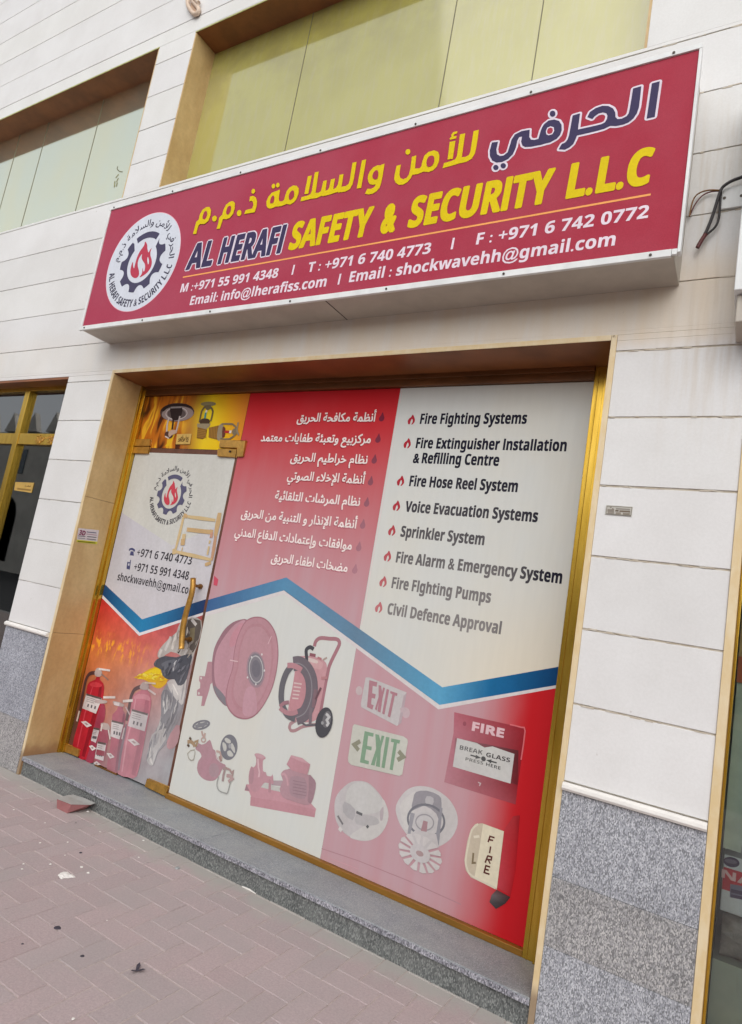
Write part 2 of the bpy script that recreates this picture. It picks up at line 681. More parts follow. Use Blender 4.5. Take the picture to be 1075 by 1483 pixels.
        nt.links.new(v.outputs['Color'], sp.inputs[0])
        a = mixc(nt, rng(nt, sp.outputs[0], .30, .62), c0, c1)
        a = mixc(nt, rng(nt, sp.outputs[1], .68, .86), a, c2)
        big = noise(nt, 3.0, 5, 0.6)
        a = mixc(nt, 1.0, a, mixc(nt, rng(nt, big.outputs[0], .3, .7), (.86, .86, .86, 1), (1.05, 1.05, 1.05, 1)), 'MULTIPLY')
        a = mixc(nt, 1.0, a, vcol(nt), 'MULTIPLY')
        if dirt:
            dn = noise(nt, 5, 6, 0.65)
            a = mixc(nt, math_(nt, 'MULTIPLY', rng(nt, dn.outputs[0], .35, .65), dirt), a, (0.36, 0.365, 0.35, 1))
        nt.links.new(a, p.inputs['Base Color'])
        p.inputs['Roughness'].default_value = 0.42 if not dirt else 0.6
        bump(nt, p, sp.outputs[0], 0.06, 0.002)
        M[name] = m
    granite('granite', (0.185, 0.19, 0.20, 1), (0.36, 0.366, 0.388, 1), (0.56, 0.563, 0.575, 1), 235)
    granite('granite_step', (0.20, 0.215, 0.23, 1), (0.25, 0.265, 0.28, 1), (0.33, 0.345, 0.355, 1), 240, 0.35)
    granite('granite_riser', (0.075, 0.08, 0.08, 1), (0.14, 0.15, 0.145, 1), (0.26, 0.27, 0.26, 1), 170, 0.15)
    granite('granite_nosing', (0.13, 0.13, 0.15, 1), (0.30, 0.30, 0.335, 1), (0.52, 0.51, 0.55, 1), 190, 0.0)

    simple('moulding', (226, 222, 216), 0.45, var=0.05)
    # tan marble of the reveals
    m, nt, p = new_mat('tan_marble')
    o = xyz(nt)
    t = noise(nt, 3.0, 6, 0.62, (1, 1.6, .8))
    fine = noise(nt, 45, 4, 0.7)
    a = mixc(nt, rng(nt, t.outputs[0], .3, .72), (0.50, 0.325, 0.135, 1), (0.63, 0.45, 0.215, 1))
    a = mixc(nt, 1.0, a, mixc(nt, rng(nt, fine.outputs[0], .3, .7), (.9, .9, .9, 1), (1, 1, 1, 1)), 'MULTIPLY')
    splash = noise(nt, 9, 4, 0.6)
    zz = math_(nt, 'ADD', o[2], math_(nt, 'MULTIPLY', splash.outputs[0], 0.12))
    a = mixc(nt, rng(nt, zz, 0.26, 0.17, 0, .75), a, (0.27, 0.13, 0.06, 1))
    nt.links.new(a, p.inputs['Base Color'])
    p.inputs['Roughness'].default_value = 0.38
    M['tan_marble'] = m
    simple('shaded_brown_marble', (128, 78, 42), 0.45, var=0.2, vs=4)  # soffits: shade under the openings put into a darker brown
    m, nt, p = new_mat('trim_edge')
    o = xyz(nt)
    t = noise(nt, 14, 5, 0.65, (1, 1, .5))
    a = mixc(nt, rng(nt, t.outputs[0], .35, .7), (0.66, 0.50, 0.27, 1), (0.72, 0.60, 0.40, 1))
    ch = noise(nt, 35, 3, 0.6, (1, 1, .4))
    a = mixc(nt, rng(nt, ch.outputs[0], .72, .78, 0, .8), a, (0.25, 0.17, 0.09, 1))
    a = mixc(nt, rng(nt, o[2], 0.17, 0.11, 0, .8), a, (0.22, 0.15, 0.10, 1))
    nt.links.new(a, p.inputs['Base Color'])
    p.inputs['Roughness'].default_value = 0.5
    M['trim_edge'] = m

    # gold-anodised aluminium
    m, nt, p = new_mat('gold_metal')
    t = noise(nt, 9, 4, 0.6, (4, 4, .5))
    a = mixc(nt, rng(nt, t.outputs[0], .3, .7), (0.54, 0.325, 0.035, 1), (0.66, 0.42, 0.065, 1))
    nt.links.new(a, p.inputs['Base Color'])
    p.inputs['Metallic'].default_value = 0.85
    p.inputs['Roughness'].default_value = 0.26
    M['gold_metal'] = m
    simple('gold_dark_reflection', (112, 70, 36), 0.42, 0.3, 0.2, 12, stretch=(.3, 1, 1))  # head rail: the dark reflection in its gold put into the colour
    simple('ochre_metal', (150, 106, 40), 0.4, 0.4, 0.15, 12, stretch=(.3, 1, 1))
    simple('old_brass', (186, 140, 66), 0.34, 0.6, 0.18, 25)
    simple('brass_dark', (120, 82, 40), 0.5, 0.4, 0.2, 25)
    simple('brown_edge', (104, 66, 50), 0.5, 0.2, 0.15, 20)
    simple('white_metal', (218, 219, 217), 0.42, 0.0, 0.07, 12, stretch=(1, 1, .5))
    simple('tray_metal', (178, 170, 158), 0.55, 0.0, 0.08, 5, stretch=(1, 1, .5))
    simple('screw', (70, 62, 55), 0.5, 0.6)
    simple('black_rubber', (38, 32, 34), 0.55, var=0.2)
    simple('red_wire', (92, 34, 34), 0.5)
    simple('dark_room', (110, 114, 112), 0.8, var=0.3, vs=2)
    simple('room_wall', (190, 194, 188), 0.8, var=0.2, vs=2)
    simple('core_wall', (205, 200, 190), 0.8, var=0.08)
    simple('asphalt', (72, 72, 72), 0.9, var=0.25, vs=30, bmp=0.3)
    simple('bed_sand', (176, 162, 156), 0.95, var=0.12, vs=40)
    simple('kerb_stone', (170, 168, 164), 0.85, var=0.1)
    simple('beige_plastic', (206, 184, 164), 0.6, var=0.08, vs=20)
    simple('white_chip', (226, 222, 216), 0.8, var=0.05)
    simple('grey_chip', (150, 152, 152), 0.8, var=0.15, vs=60)
    simple('dark_scrap', (62, 56, 66), 0.8, var=0.3, vs=60)
    simple('bag_grey', (140, 136, 134), 0.5, var=0.3, vs=14)
    simple('grey_panel', (172, 182, 170), 0.6, var=0.08, vs=6)
    simple('street_wall', (214, 196, 168), 0.8, var=0.08, vs=2)
    simple('house_wall', (226, 220, 208), 0.8, var=0.1, vs=1)
    simple('far_glass', (70, 84, 96), 0.15, var=0.1)

    # mirror-like gold film on the upper windows
    m, nt, p = new_mat('film_glass')
    t = noise(nt, 1.1, 4, 0.55, (1, 1, .5))
    dirt = noise(nt, 26, 4, 0.65, (1, 1, .16))
    a = mixc(nt, rng(nt, t.outputs[0], .3, .7), (0.40, 0.37, 0.085, 1), (0.46, 0.43, 0.13, 1))
    a = mixc(nt, rng(nt, dirt.outputs[0], .40, .8, 0, .45), a, (0.45, 0.41, 0.22, 1))
    o = xyz(nt)
    mottle = noise(nt, 3.5, 6, 0.68)
    a = mixc(nt, math_(nt, 'MULTIPLY', rng(nt, mottle.outputs[0], .38, .70), rng(nt, o[2], 4.3, 5.2, .1, .6)), a, (0.27, 0.24, 0.10, 1))  # darker brown mottling, stronger toward the top of the pane
    nt.links.new(a, p.inputs['Base Color'])
    p.inputs['Roughness'].default_value = 0.07
    p.inputs['Metallic'].default_value = 0.1
    p.inputs['IOR'].default_value = 2.4
    M['film_glass'] = m

    # left window: same film, paler, the bright sky reflection put into its colour
    m, nt, p = new_mat('sky_lit_film_glass')
    o = xyz(nt)
    t = noise(nt, 1.4, 4, 0.55, (1, 1, .6))
    a = mixc(nt, rng(nt, t.outputs[0], .3, .7), (0.88, 0.93, 0.76, 1), (0.94, 0.93, 0.68, 1))
    a = mixc(nt, math_(nt, 'MULTIPLY', rng(nt, o[0], -3.95, -3.75), rng(nt, o[2], 4.25, 4.0)), a, (0.80, 0.70, 0.40, 1))
    nt.links.new(a, p.inputs['Base Color'])
    p.inputs['Roughness'].default_value = 0.06
    p.inputs['Metallic'].default_value = 0.9
    M['sky_lit_film_glass'] = m

    # clear shop glass, and the more reflective coated glass of the left shop
    for gname, gior in (('clear_glass', 1.7), ('coated_glass', 2.7)):
        m = bpy.data.materials.new(gname)
        m.use_nodes = True
        nt = m.node_tree
        nt.nodes.clear()
        out = nd(nt, 'ShaderNodeOutputMaterial')
        tr = nd(nt, 'ShaderNodeBsdfTransparent')
        tr.inputs[0].default_value = (0.94, 0.97, 0.95, 1)
        gl = nd(nt, 'ShaderNodeBsdfGlossy')
        gl.inputs['Roughness'].default_value = 0.015
        fr = nd(nt, 'ShaderNodeFresnel')
        fr.inputs['IOR'].default_value = gior
        mx = nd(nt, 'ShaderNodeMixShader')
        nt.links.new(fr.outputs[0], mx.inputs[0])
        nt.links.new(tr.outputs[0], mx.inputs[1])
        nt.links.new(gl.outputs[0], mx.inputs[2])
        nt.links.new(mx.outputs[0], out.inputs[0])
        M[gname] = m

    # concrete pavers, tone per block from the attribute
    m, nt, p = new_mat('paver')
    t = noise(nt, 3.0, 6, 0.65)
    t2 = noise(nt, 120, 4, 0.75)
    t3 = noise(nt, 14, 5, 0.7)
    a = mixc(nt, 1.0, vcol(nt), mixc(nt, rng(nt, t2.outputs[0], .25, .75), (.82, .82, .82, 1), (1.08, 1.08, 1.08, 1)), 'MULTIPLY')
    a = mixc(nt, rng(nt, t.outputs[0], .38, .70, 0, .6), a, (0.36, 0.315, 0.305, 1))
    a = mixc(nt, rng(nt, t3.outputs[0], .56, .78, 0, .5), a, (0.41, 0.36, 0.345, 1))
    o = xyz(nt)
    du = noise(nt, 6, 5, 0.65)
    dy = math_(nt, 'ADD', o[1], math_(nt, 'MULTIPLY', math_(nt, 'SUBTRACT', du.outputs[0], .5), .35))
    a = mixc(nt, rng(nt, dy, -.17, .0, 0, .75), a, (0.40, 0.385, 0.345, 1))      # dust gathered along the step
    sp = noise(nt, 60, 2, 0.5)
    a = mixc(nt, rng(nt, sp.outputs[0], .76, .80, 0, .5), a, (0.20, 0.16, 0.16, 1))
    nt.links.new(a, p.inputs['Base Color'])
    p.inputs['Roughness'].default_value = 0.9
    bump(nt, p, t2.outputs[0], 0.35, 0.004)
    M['paver'] = m


make_materials()

# ------------------------------------------------------------------ ground
def paving():
    """20 x 10 cm pavers in herringbone, square to the shop front"""
    mb = MB()
    g = 0.0018
    base = (0.400, 0.320, 0.316)
    for iy in range(-46, 2):
        for ix in range(-100, 62):
            k = (ix - iy) % 4
            x, y = ix * .1, iy * .1
            if k == 0:
                a, b = (x, y), (x + .2, y + .1)
            elif k == 3:
                a, b = (x, y), (x + .1, y + .2)
            else:
                continue
            if a[1] < -4.5 or b[1] > 0.25:
                continue
            near = -4.2 < x < .8 and y > -2.2
            if not near and not (-8.6 < x < 5):
                continue
            t = 1.06 + random.uniform(-.055, .055)
            w = random.uniform(-.012, .012)
            col = (base[0] * t + w, base[1] * t, base[2] * t, 1)
            h = random.uniform(-.0015, .0008)
            n = len(mb.v)
            c = 0.0025
            x0, y0, x1, y1 = a[0] + g, a[1] + g, b[0] - g, b[1] - g
            mb.v += [(x0, y0, -.0028), (x1, y0, -.0028), (x1, y1, -.0028), (x0, y1, -.012),
                     (x0, y0, h - .003), (x1, y0, h - .003), (x1, y1, h - .003), (x0, y1, h - .003),
                     (x0 + c, y0 + c, h), (x1 - c, y0 + c, h), (x1 - c, y1 - c, h), (x0 + c, y1 - c, h)]
            mb.face([n + 8, n + 9, n + 10, n + 11], col)
            for i in range(4):
                j = (i + 1) % 4
                mb.face([n + 4 + i, n + 4 + j, n + 8 + j, n + 8 + i], col)
                if near:
                    mb.face([n + i, n + j, n + 4 + j, n + 4 + i], col)
    o = mb.build('pavement', M['paver'])
    o['kind'] = 'structure'
    b = MB()
    b.box((-30, -4.6, -.20), (30, .3, -.0030))
    q = b.build('pavement_bed', M['bed_sand'])
    q['kind'] = 'structure'
    k = MB()
    k.box((-30, -4.78, -.25), (30, -4.604, .0))
    q = k.build('kerb', M['kerb_stone'], bevel=.01)
    q['kind'] = 'structure'
    k = MB()
    k.box((-200, -200, -.5), (200, 200, -.21))
    q = k.build('road', M['asphalt'])
    q['kind'] = 'structure'


paving()

# ------------------------------------------------------------------ the building
SX0, SX1, SZT = -3.2, 0.0, 2.603
WALL, GLASS = ('y', 0.0), ('y', 0.272)
bld = thing('shop_building', (-1.6, .3, 0), 'white stone clad building with grey granite base and tan shop opening under the red sign', 'building')
OPEN = [(-3.2, 0.0, -.1, 2.603), (-7.3, -3.675, -.1, 2.577), (.470, 3.8, -.1, 2.62),
        (-3.178, -.025, 3.95, 5.195), (-6.75, -3.565, 3.95, 5.205), (.62, 3.6, 3.95, 5.2)]
LEDGE = 0.855


def cladding():
    mb, bk = MB(), MB()
    zs = [LEDGE] + [LEDGE + .2795 * k for k in range(1, 31)]
    X0, X1 = -11.0, 6.0
    for zi in range(len(zs) - 1):
        za, zb = zs[zi], zs[zi + 1]
        cuts = sorted({za, zb} | {z for o in OPEN for z in o[2:] if za < z < zb})
        for ci in range(len(cuts) - 1):
            c0, c1 = cuts[ci], cuts[ci + 1]
            gaps = sorted((o[0], o[1]) for o in OPEN if o[2] < (c0 + c1) / 2 < o[3])
            x = X0
            spans = []
            for a, b in gaps:
                if a > x:
                    spans.append((x, a))
                x = max(x, b)
            spans.append((x, X1))
            for a, b in spans:
                t = random.uniform(.935, 1.0)
                bk.box((a, .0035, c0), (b, .34, c1))
                jg = .0036 if a > -.5 else .0024
                lo = c0 + (jg if c0 == za else 0)
                hi = c1 - (jg if c1 == zb else 0)
                # block corners not quite true: the joint wanders a little
                mb.box((a, -random.uniform(0, .0012), lo + random.uniform(-.0008, .0008)), (b, .0033, hi + random.uniform(-.0008, .0008)), (t, t * random.uniform(.992, 1.0), t * random.uniform(.98, 1.0), 1))
    rr = random.Random(12)
    for z in zs[1:12]:
        for xa, xb, n_ in ((.004, .466, 9), (-3.67, -3.21, 3)):
            for _ in range(n_):
                x, L_ = rr.uniform(xa, xb - .05), rr.uniform(.006, .05)
                hh = rr.uniform(.0012, .0034)
                zz = z + rr.uniform(-.003, .002)
                bk.box((x, -.0016 - rr.uniform(0, .0012), zz - hh), (x + L_, .0020 + rr.uniform(0, .0012), zz + hh))
    w = mb.build('stone_cladding', M['stone'], bld, bevel=.0015)
    bk.build('wall_core', M['mortar'], bld)
    return w


clad = cladding()
# upper body of the building behind the front wall
mb = MB()
mb.box((-11, 1.9, 0), (6, 8, 9.2))
mb.box((-11, .345, 5.6), (6, 1.9, 9.2))
mb.box((-11, .345, 2.75), (6, 1.9, 3.6))
mb.build('building_core', M['core_wall'], bld)

# granite base with white ledge
def plinth(x0, x1, cuts, tints):
    mb = MB()
    for i in range(len(cuts) - 1):
        t = tints[i]
        mb.box((x0, -.006 - .0015 * (i % 2), cuts[i] + .0006), (x1, .20, cuts[i + 1] - .0006), (t[0], t[1], t[2], 1))
    mb.build('granite_base', M['granite'], bld, bevel=.001)
    m2 = MB()
    prof = [(-.002, LEDGE - .030), (-.020, LEDGE - .027), (-.026, LEDGE - .018), (-.024, LEDGE - .008), (-.014, LEDGE), (-.002, LEDGE)]
    n = len(m2.v)
    k = len(prof)
    for x in (x0, x1 - .0005):
        m2.v += [(x, y, z) for y, z in prof]
    for i in range(k):
        j = (i + 1) % k
        m2.face([n + i, n + j, n + k + j, n + k + i], (1, 1, 1, 1))
    m2.face([n + i for i in range(k)], (1, 1, 1, 1))
    m2.face([n + k + i for i in reversed(range(k))], (1, 1, 1, 1))
    m2.build('stone_ledge', M['moulding'], bld)


plinth(.0005, .4696, (0, .297, .526, LEDGE - .031), ((1.02, 1.03, 1.06), (.93, .90, .86), (1.0, 1.01, 1.04)))
plinth(-3.674, -3.2006, (0, .30, LEDGE - .031), ((.92, .88, .84), (.94, .96, 1.03)))
plinth(-11, -7.31, (0, .30, LEDGE - .031), ((.92, .88, .84), (.94, .96, 1.03)))
plinth(3.81, 6, (0, .30, LEDGE - .031), ((.92, .88, .84), (.94, .96, 1.03)))


def opening_trim(x0, x1, z0, z1, w, depth, proud, name='opening_trim', sides='lrt', edge='trim_edge'):
    """marble lining of an opening; its thin front edge is paler"""
    a = None
    e = MB()
    for side, xa, xb in (('l', x0, x0 + w), ('r', x1 - w, x1)):
        o = MB()
        zc = [z0, .86, 1.74, z1 - w - .001]
        for i in range(3):
            o.box((xa, 0, zc[i] + (.0008 if i else 0)), (xb, depth, zc[i + 1] - .0008))
        a = o.build('jamb_lining', M['tan_marble'], bld, bevel=.0012)
        e.box((xa + (.0005 if side == 'l' else .001), -proud, z0), (xb - (.001 if side == 'l' else .0005), -.0005, z1 - .0005))
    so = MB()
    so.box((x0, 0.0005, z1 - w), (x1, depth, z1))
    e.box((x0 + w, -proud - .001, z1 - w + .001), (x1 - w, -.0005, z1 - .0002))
    so.build('soffit', M['shaded_brown_marble'], a)
    e.build('trim_edge', M[edge], a, bevel=.001)
    return a


opening_trim(SX0, SX1, 0, SZT, .024, .30, .004)
opening_trim(.470, 3.8, 0, 2.62, .030, .10, .006)

# granite doorstep: slab over a set-back riser
mb = MB()
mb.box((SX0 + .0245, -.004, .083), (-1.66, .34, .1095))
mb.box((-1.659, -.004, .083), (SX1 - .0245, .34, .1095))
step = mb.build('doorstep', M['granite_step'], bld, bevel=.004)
mb = MB()
rr = random.Random(9)
x = SX0 + .026
while x < SX1 - .03:
    w = rr.uniform(.05, .16)
    mb.box((x, -.0052 - rr.uniform(0, .0012), .0845 + rr.uniform(0, .002)), (min(x + w, SX1 - .026), -.0042, .1062 - rr.uniform(0, .003)))
    x += w
mb.build('step_nosing', M['granite_nosing'], step)
mb = MB()
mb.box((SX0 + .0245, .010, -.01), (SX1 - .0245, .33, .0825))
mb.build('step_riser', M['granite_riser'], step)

# gold shop front frame
def profile_v(mb, x0, x1, y0, y1, z0, z1):
    mb.box((x0, y0, z0), (x1, y1, z1))


fr = MB()
zb0, zt0 = .110, SZT - .0245
# right jamb: three steps
fr.box((-.132, .250, zb0), (-.088, .300, zt0))
fr.box((-.0875, .238, zb0), (-.052, .300, zt0))
fr.box((-.0515, .226, zb0), (-.0255, .300, zt0))
fr.box((-.118, .2465, zb0), (-.112, .2495, zt0))
fr.box((-.072, .2345, zb0), (-.066, .2375, zt0))
# left jamb
fr.box((-3.1755, .222, zb0), (-3.160, .300, zt0))
fr.box((-3.1595, .246, zb0), (-3.1475, .300, zt0))
shopfront = fr.build('shopfront_frame', M['gold_metal'], bld, bevel=.002)
mb = MB()
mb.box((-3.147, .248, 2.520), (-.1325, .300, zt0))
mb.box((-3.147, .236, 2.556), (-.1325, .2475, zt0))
mb.build('head_rail', M['gold_dark_reflection'], shopfront, bevel=.002)
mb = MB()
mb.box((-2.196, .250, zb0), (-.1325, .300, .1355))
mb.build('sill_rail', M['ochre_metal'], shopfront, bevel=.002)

# glass leaves (covered by the films) and polished gap
mb = MB()
mb.box((-2.1945, .2735, .136), (-.1325, .290, 2.5195))
mb.build('window_glass', M['clear_glass'], bld)
mb = MB()
mb.box((-3.147, .2735, 2.150), (-2.1985, .290, 2.5195))
mb.build('transom_glass', M['clear_glass'], bld)
mb = MB()
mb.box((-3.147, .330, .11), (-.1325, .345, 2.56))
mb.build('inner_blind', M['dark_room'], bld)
door = MB()
door.box((-3.146, .2735, .122), (-2.214, .286, 2.118))
door = door.build('door', M['clear_glass'], bld)
mb = MB()
mb.box((-2.2138, .2715, .122), (-2.1955, .289, 2.118))
mb.box((-3.146, .2735, 2.1185), (-2.1955, .288, 2.149))
mb.build('glass_edge', M['brown_edge'], door)
# door furniture
def handle():
    P = ('y', .205)
    pts = [at(*p, P) for p in zm(220, 730, 6.45, [(386, 693), (384, 760), (374, 830), (352, 910), (325, 1000), (303, 1085), (288, 1170), (281, 1260), (277, 1355)])]
    mb = MB()
    mb.tube([(u, .205, v) for u, v in smooth_pts(pts, 3, False)], .0165, 14)
    h = mb.build('handle', M['old_brass'], door, smooth=True)
    for i in (1, 7):
        s = MB()
        u, v = pts[i]
        s.tube([(u, .207, v), (u, .262, v)], .009, 12)
        s.tube([(u, .258, v), (u, .2712, v)], .015, 12)
        s.build('handle_stud', M['brass_dark'], door)


handle()


def fitting(quads, name='patch_fitting', y0=.258, mat='old_brass'):
    mb = MB()
    for q in quads:
        pl = ('y', y0)
        mb.prism([at(*p, pl) for p in q], ('y', .2712), .0, .2712 - y0)
    return mb.build(name, M[mat], door, bevel=.0025)


fitting([zm(140, 520, 8.958, [(485, 1040), (690, 1040), (683, 1120), (470, 1120)])])
fitting([zm(140, 520, 8.958, [(467, 1137), (680, 1141), (660, 1220), (455, 1215)])])
fitting([zm(170, 560, 5.375, [(800, 415), (1000, 420), (975, 540), (930, 540), (935, 476), (795, 470)])])
q = fitting([zm(170, 560, 5.375, [(785, 485), (925, 490), (915, 545), (780, 540)])])
mb = MB()
u, v = at(*zm(170, 560, 5.375, [(880, 505)])[0], ('y', .258))
mb.tube([(u, .257, v), (u, .251, v)], .007, 10)
mb.build('lock_screw', M['screw'], q)
fitting([zm(0, 1000, 6.72, [(622, 518), (765, 578), (755, 642), (607, 585)])])
fitting([zm(180, 1060, 8.958, [(297, 612), (557, 716), (532, 828), (272, 705)])])
mb = MB()
a, b = at(137, 1109, ('z', .1095)), at(169, 1121, ('z', .1095))
mb.box((a[0], .262, .1097), (b[0] + .02, .300, .118))
mb.build('floor_pivot', M['brass_dark'], door, bevel=.002)

# ------------------------------------------------------------------ upper windows
def upper_window(x0, x1, z0, z1, seams, depth=.19, film='film_glass'):
    w = MB()
    w.box((x0 + .012, depth, z0), (x1 - .012, depth + .02, z1 - .012))
    root = w.build('upper_window', M[film], bld)
    for xa in (x0, x1 - .012):
        f = MB()
        f.box((xa, .001, z0), (xa + .012, depth + .02, z1 - .0125))
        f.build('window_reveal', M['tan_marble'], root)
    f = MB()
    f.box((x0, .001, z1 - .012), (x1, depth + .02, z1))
    f.build('soffit', M['shaded_brown_marble'], root)
    e = MB()
    e.box((x0, -.003, z1 - .010), (x1, .0005, z1 - .0005))
    e.build('drip_edge', M['green_edge'], root)
    for x in seams:
        s = MB()
        s.box((x - .0022, depth - .0025, z0), (x + .0022, depth - .0002, z1 - .0125))
        s.build('glass_joint', M['joint_grey'], root)
    return root


simple('joint_grey', (112, 108, 84), 0.6)
simple('green_edge', (176, 176, 112), 0.5, var=0.2, vs=20)
P19 = ('y', .19)
uw = upper_window(-3.178, -.025, 3.95, 5.195, [at(444.7, 65, P19)[0], at(658, 25, P19)[0], -.62])
lw = upper_window(-6.75, -3.565, 3.95, 5.205, [at(148, 155, P19)[0], at(65, 200, P19)[0], -5.75, -6.3], film='sky_lit_film_glass')
upper_window(.62, 3.6, 3.95, 5.2, [1.6, 2.6])
# scrawl and grime on the left upper window
p = Print(('y', .189))
k = lambda pts: zm(0, 60, 4.479, pts)
p.stroke(k([(765, 808), (760, 825), (775, 842), (795, 845)]), .008, (120, 118, 92), sm=3)
for a, b in (((770, 860), (750, 885)), ((768, 885), (755, 910)), ((745, 905), (742, 945)), ((760, 912), (755, 940))):
    p.stroke(k([a, b]), .012, (150, 148, 112))
p.build('scrawl', lw)

# ------------------------------------------------------------------ neighbouring shop fronts
def neighbour(x0, x1, zt, y, bars, name, glass='clear_glass'):
    g = MB()
    g.box((x0, y + .015, .10), (x1, y + .023, zt))
    root = g.build(name, M[glass], bld)
    f = MB()
    for a, b in bars:
        f.box(a, b)
    f.build('gold_frame', M['gold_metal'], root, bevel=.002)
    rm = MB()
    rm.box((x0, 1.55, 0), (x1, 1.6, zt + .1))
    rm.box((x0 - .05, .36, 0), (x0, 1.6, zt + .1))
    rm.box((x1, .36, 0), (x1 + .05, 1.6, zt + .1))
    rm.box((x0, .10, 0), (x1, 1.6, .098))
    rm.box((x0, .345, zt + .02), (x1, 1.6, zt + .1))
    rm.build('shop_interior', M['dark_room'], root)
    return root


YN = .12
PN = ('y', YN)
mx = at(27, 630, PN)[0]
b1, b2 = at(20, 628, PN)[1], at(20, 643, PN)[1]
tz = at(94, 565, PN)[1]
left_shop = neighbour(-7.3, -3.68, 2.577, YN, [
    ((-7.3, YN - .01, tz), (-3.68, YN + .04, 2.5765)),
    ((-7.3, YN - .012, b1 - .085), (mx - .031, YN + .04, b1)),
    ((mx + .031, YN - .012, b1 - .085), (-3.68, YN + .04, b1)),
    ((mx - .03, YN - .016, .10), (mx + .03, YN + .04, tz - .001)),
    ((-5.6, YN - .016, .10), (-5.54, YN + .04, tz - .001)),
    ((-3.74, YN - .01, .10), (-3.681, YN + .04, b1 - .086)),
    ((-7.3, YN - .01, .10), (mx - .031, YN + .04, .17))], 'neighbour_shopfront', 'coated_glass')
mb = MB()
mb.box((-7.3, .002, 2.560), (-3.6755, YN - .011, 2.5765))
mb.build('soffit', M['shaded_brown_marble'], left_shop)
# embossed ornament on the gold bar
p = MB()
rr = random.Random(3)
for q in range(3):
    cx, cz = -4.02 + .155 * q, b1 - .042
    for i in range(16):
        a = rr.uniform(0, 6.28)
        r0 = rr.uniform(0, .055)
        x, z = cx + r0 * math.cos(a) * 1.1, cz + r0 * math.sin(a) * .62
        p.tube([(x + .018 * math.cos(t * .9 + a), YN - .013, z + .012 * math.sin(t * .9 + a)) for t in range(6)], .0028, 6)
p.build('bar_ornament', M['old_brass'], left_shop)
# things dimly visible inside: shelves and a door post
p = MB()
for z in (.45, .62, .78, .94, 1.35):
    p.box((-6.9, .9, z), (-4.2, 1.2, z + .02))
p.box((-4.62, .30, .1), (-4.56, .36, 2.4))
p.box((-4.5, 1.2, .1), (-4.4, 1.25, 1.9))
p.build('shop_shelf', M['room_wall'], left_shop)
mb = MB()
mb.box((-7.3, -.01, -.01), (-3.675, .10, .0985))
mb.build('neighbour_step', M['granite_step'], left_shop)

right_shop = neighbour(.502, 3.8, 2.58, .105, [
    ((.5005, .070, .0), (.510, .16, 2.589)),
    ((.5115, .085, 2.35), (3.8, .16, 2.589)),
    ((.5115, .085, .0), (3.8, .16, .19)),
    ((1.8, .085, .20), (1.86, .16, 2.349))], 'neighbour_window')

# ------------------------------------------------------------------ the shop sign
sign = thing('shop_sign', (-1.55, 0, 2.79), 'large crimson sign box with yellow Arabic and English lettering above the shop', 'shop sign')
SY = -.222
SP = ('y', SY)
mb = MB()
X0, X1, Z0, Z1 = -3.311, .208, 2.789, 3.668
mb.box((X0 + .006, -.214, Z0 + .004), (X1, -.001, Z1 - .004))
box = mb.build('sign_box', M['tray_metal'], sign, bevel=.003)
mb = MB()
mb.box((-1.36, -.212, Z0 + .002), (-1.356, -.004, Z0 + .0036))
mb.build('box_seam', M['screw'], box)
mb = MB()
mb.box((-3.292, SY, 2.816), (.219, -.2142, 3.645))
face = mb.build('sign_face', M['sign_red'], sign)
mb = MB()
mb.box((-3.311, -.229, 2.787), (.200, -.2145, 2.8155))
mb.box((-3.311, -.229, 3.6455), (.2305, -.2145, 3.668))
mb.box((-3.311, -.2285, 2.816), (-3.2925, -.2145, 3.645))
mb.box((.2195, -.2285, 2.800), (.2305, -.196, 3.645))
mb.box((.2010, -.2275, 2.793), (.2190, -.2145, 2.8155))
fr = mb.build('sign_frame', M['white_metal'], sign, bevel=.0015)
for z, y in ((2.8005, -.2291), (3.656, -.2291)):
    for i in range(7):
        mb = MB()
        x = -3.26 + i * .565
        mb.tube([(x, y, z), (x, y - .003, z)], .0055, 8)
        mb.build('frame_screw', M['screw'], fr)

NAVY, YEL, WHT, SRED = (62, 54, 88), (222, 196, 4), (226, 214, 226), (168, 56, 75)
LINE = (244, 168, 96)
# Arabic name, navy with a white outline
z1 = lambda pts: zm(820, 100, 7.167, pts)
z2 = lambda pts: zm(700, 130, 7.167, pts)
alef = [(892, 150), (975, 127), (922, 497), (838, 515)]
hrf = [(697, 203), (783, 178), (768, 320), (757, 400), (737, 460), (700, 515), (650, 555), (590, 578), (520, 592), (460, 590), (400, 620), (330, 640),
       (220, 667), (115, 690), (100, 730), (75, 780), (40, 812), (-10, 838), (-75, 833), (-42, 777), (-10, 765), (15, 735), (32, 690), (45, 620), (70, 483), (147, 460),
       (125, 628), (300, 590), (370, 572), (405, 553), (425, 520), (432, 485), (420, 460), (385, 450), (340, 462), (300, 490), (275, 520), (222, 500),
       (250, 445), (310, 405), (380, 382), (440, 383), (490, 410), (512, 450), (515, 500), (535, 520), (580, 515), (630, 490), (652, 460), (665, 400), (680, 310)]
fy = [(485, 415), (400, 430), (330, 465), (295, 520), (275, 590), (255, 650), (215, 682), (175, 688), (145, 670), (138, 620), (155, 540), (92, 548), (70, 630),
      (72, 690), (95, 735), (140, 757), (200, 750), (260, 720), (310, 670), (340, 600), (355, 530), (375, 492), (405, 487), (395, 540), (410, 580), (440, 595),
      (500, 592), (600, 572), (700, 545), (765, 510), (800, 470), (817, 420), (815, 365), (790, 325), (740, 310), (680, 320), (630, 360), (600, 420), (575, 510),
      (530, 522), (497, 518), (480, 490)]
hole = [(655, 430), (668, 398), (700, 383), (732, 393), (736, 430), (718, 462), (682, 473), (660, 462)]
dots = [ellipse((722, 250), (30, 0), (0, 32), 16), ellipse((133, 808), (28, 0), (0, 28), 16), ellipse((210, 790), (28, 0), (0, 28), 16)]
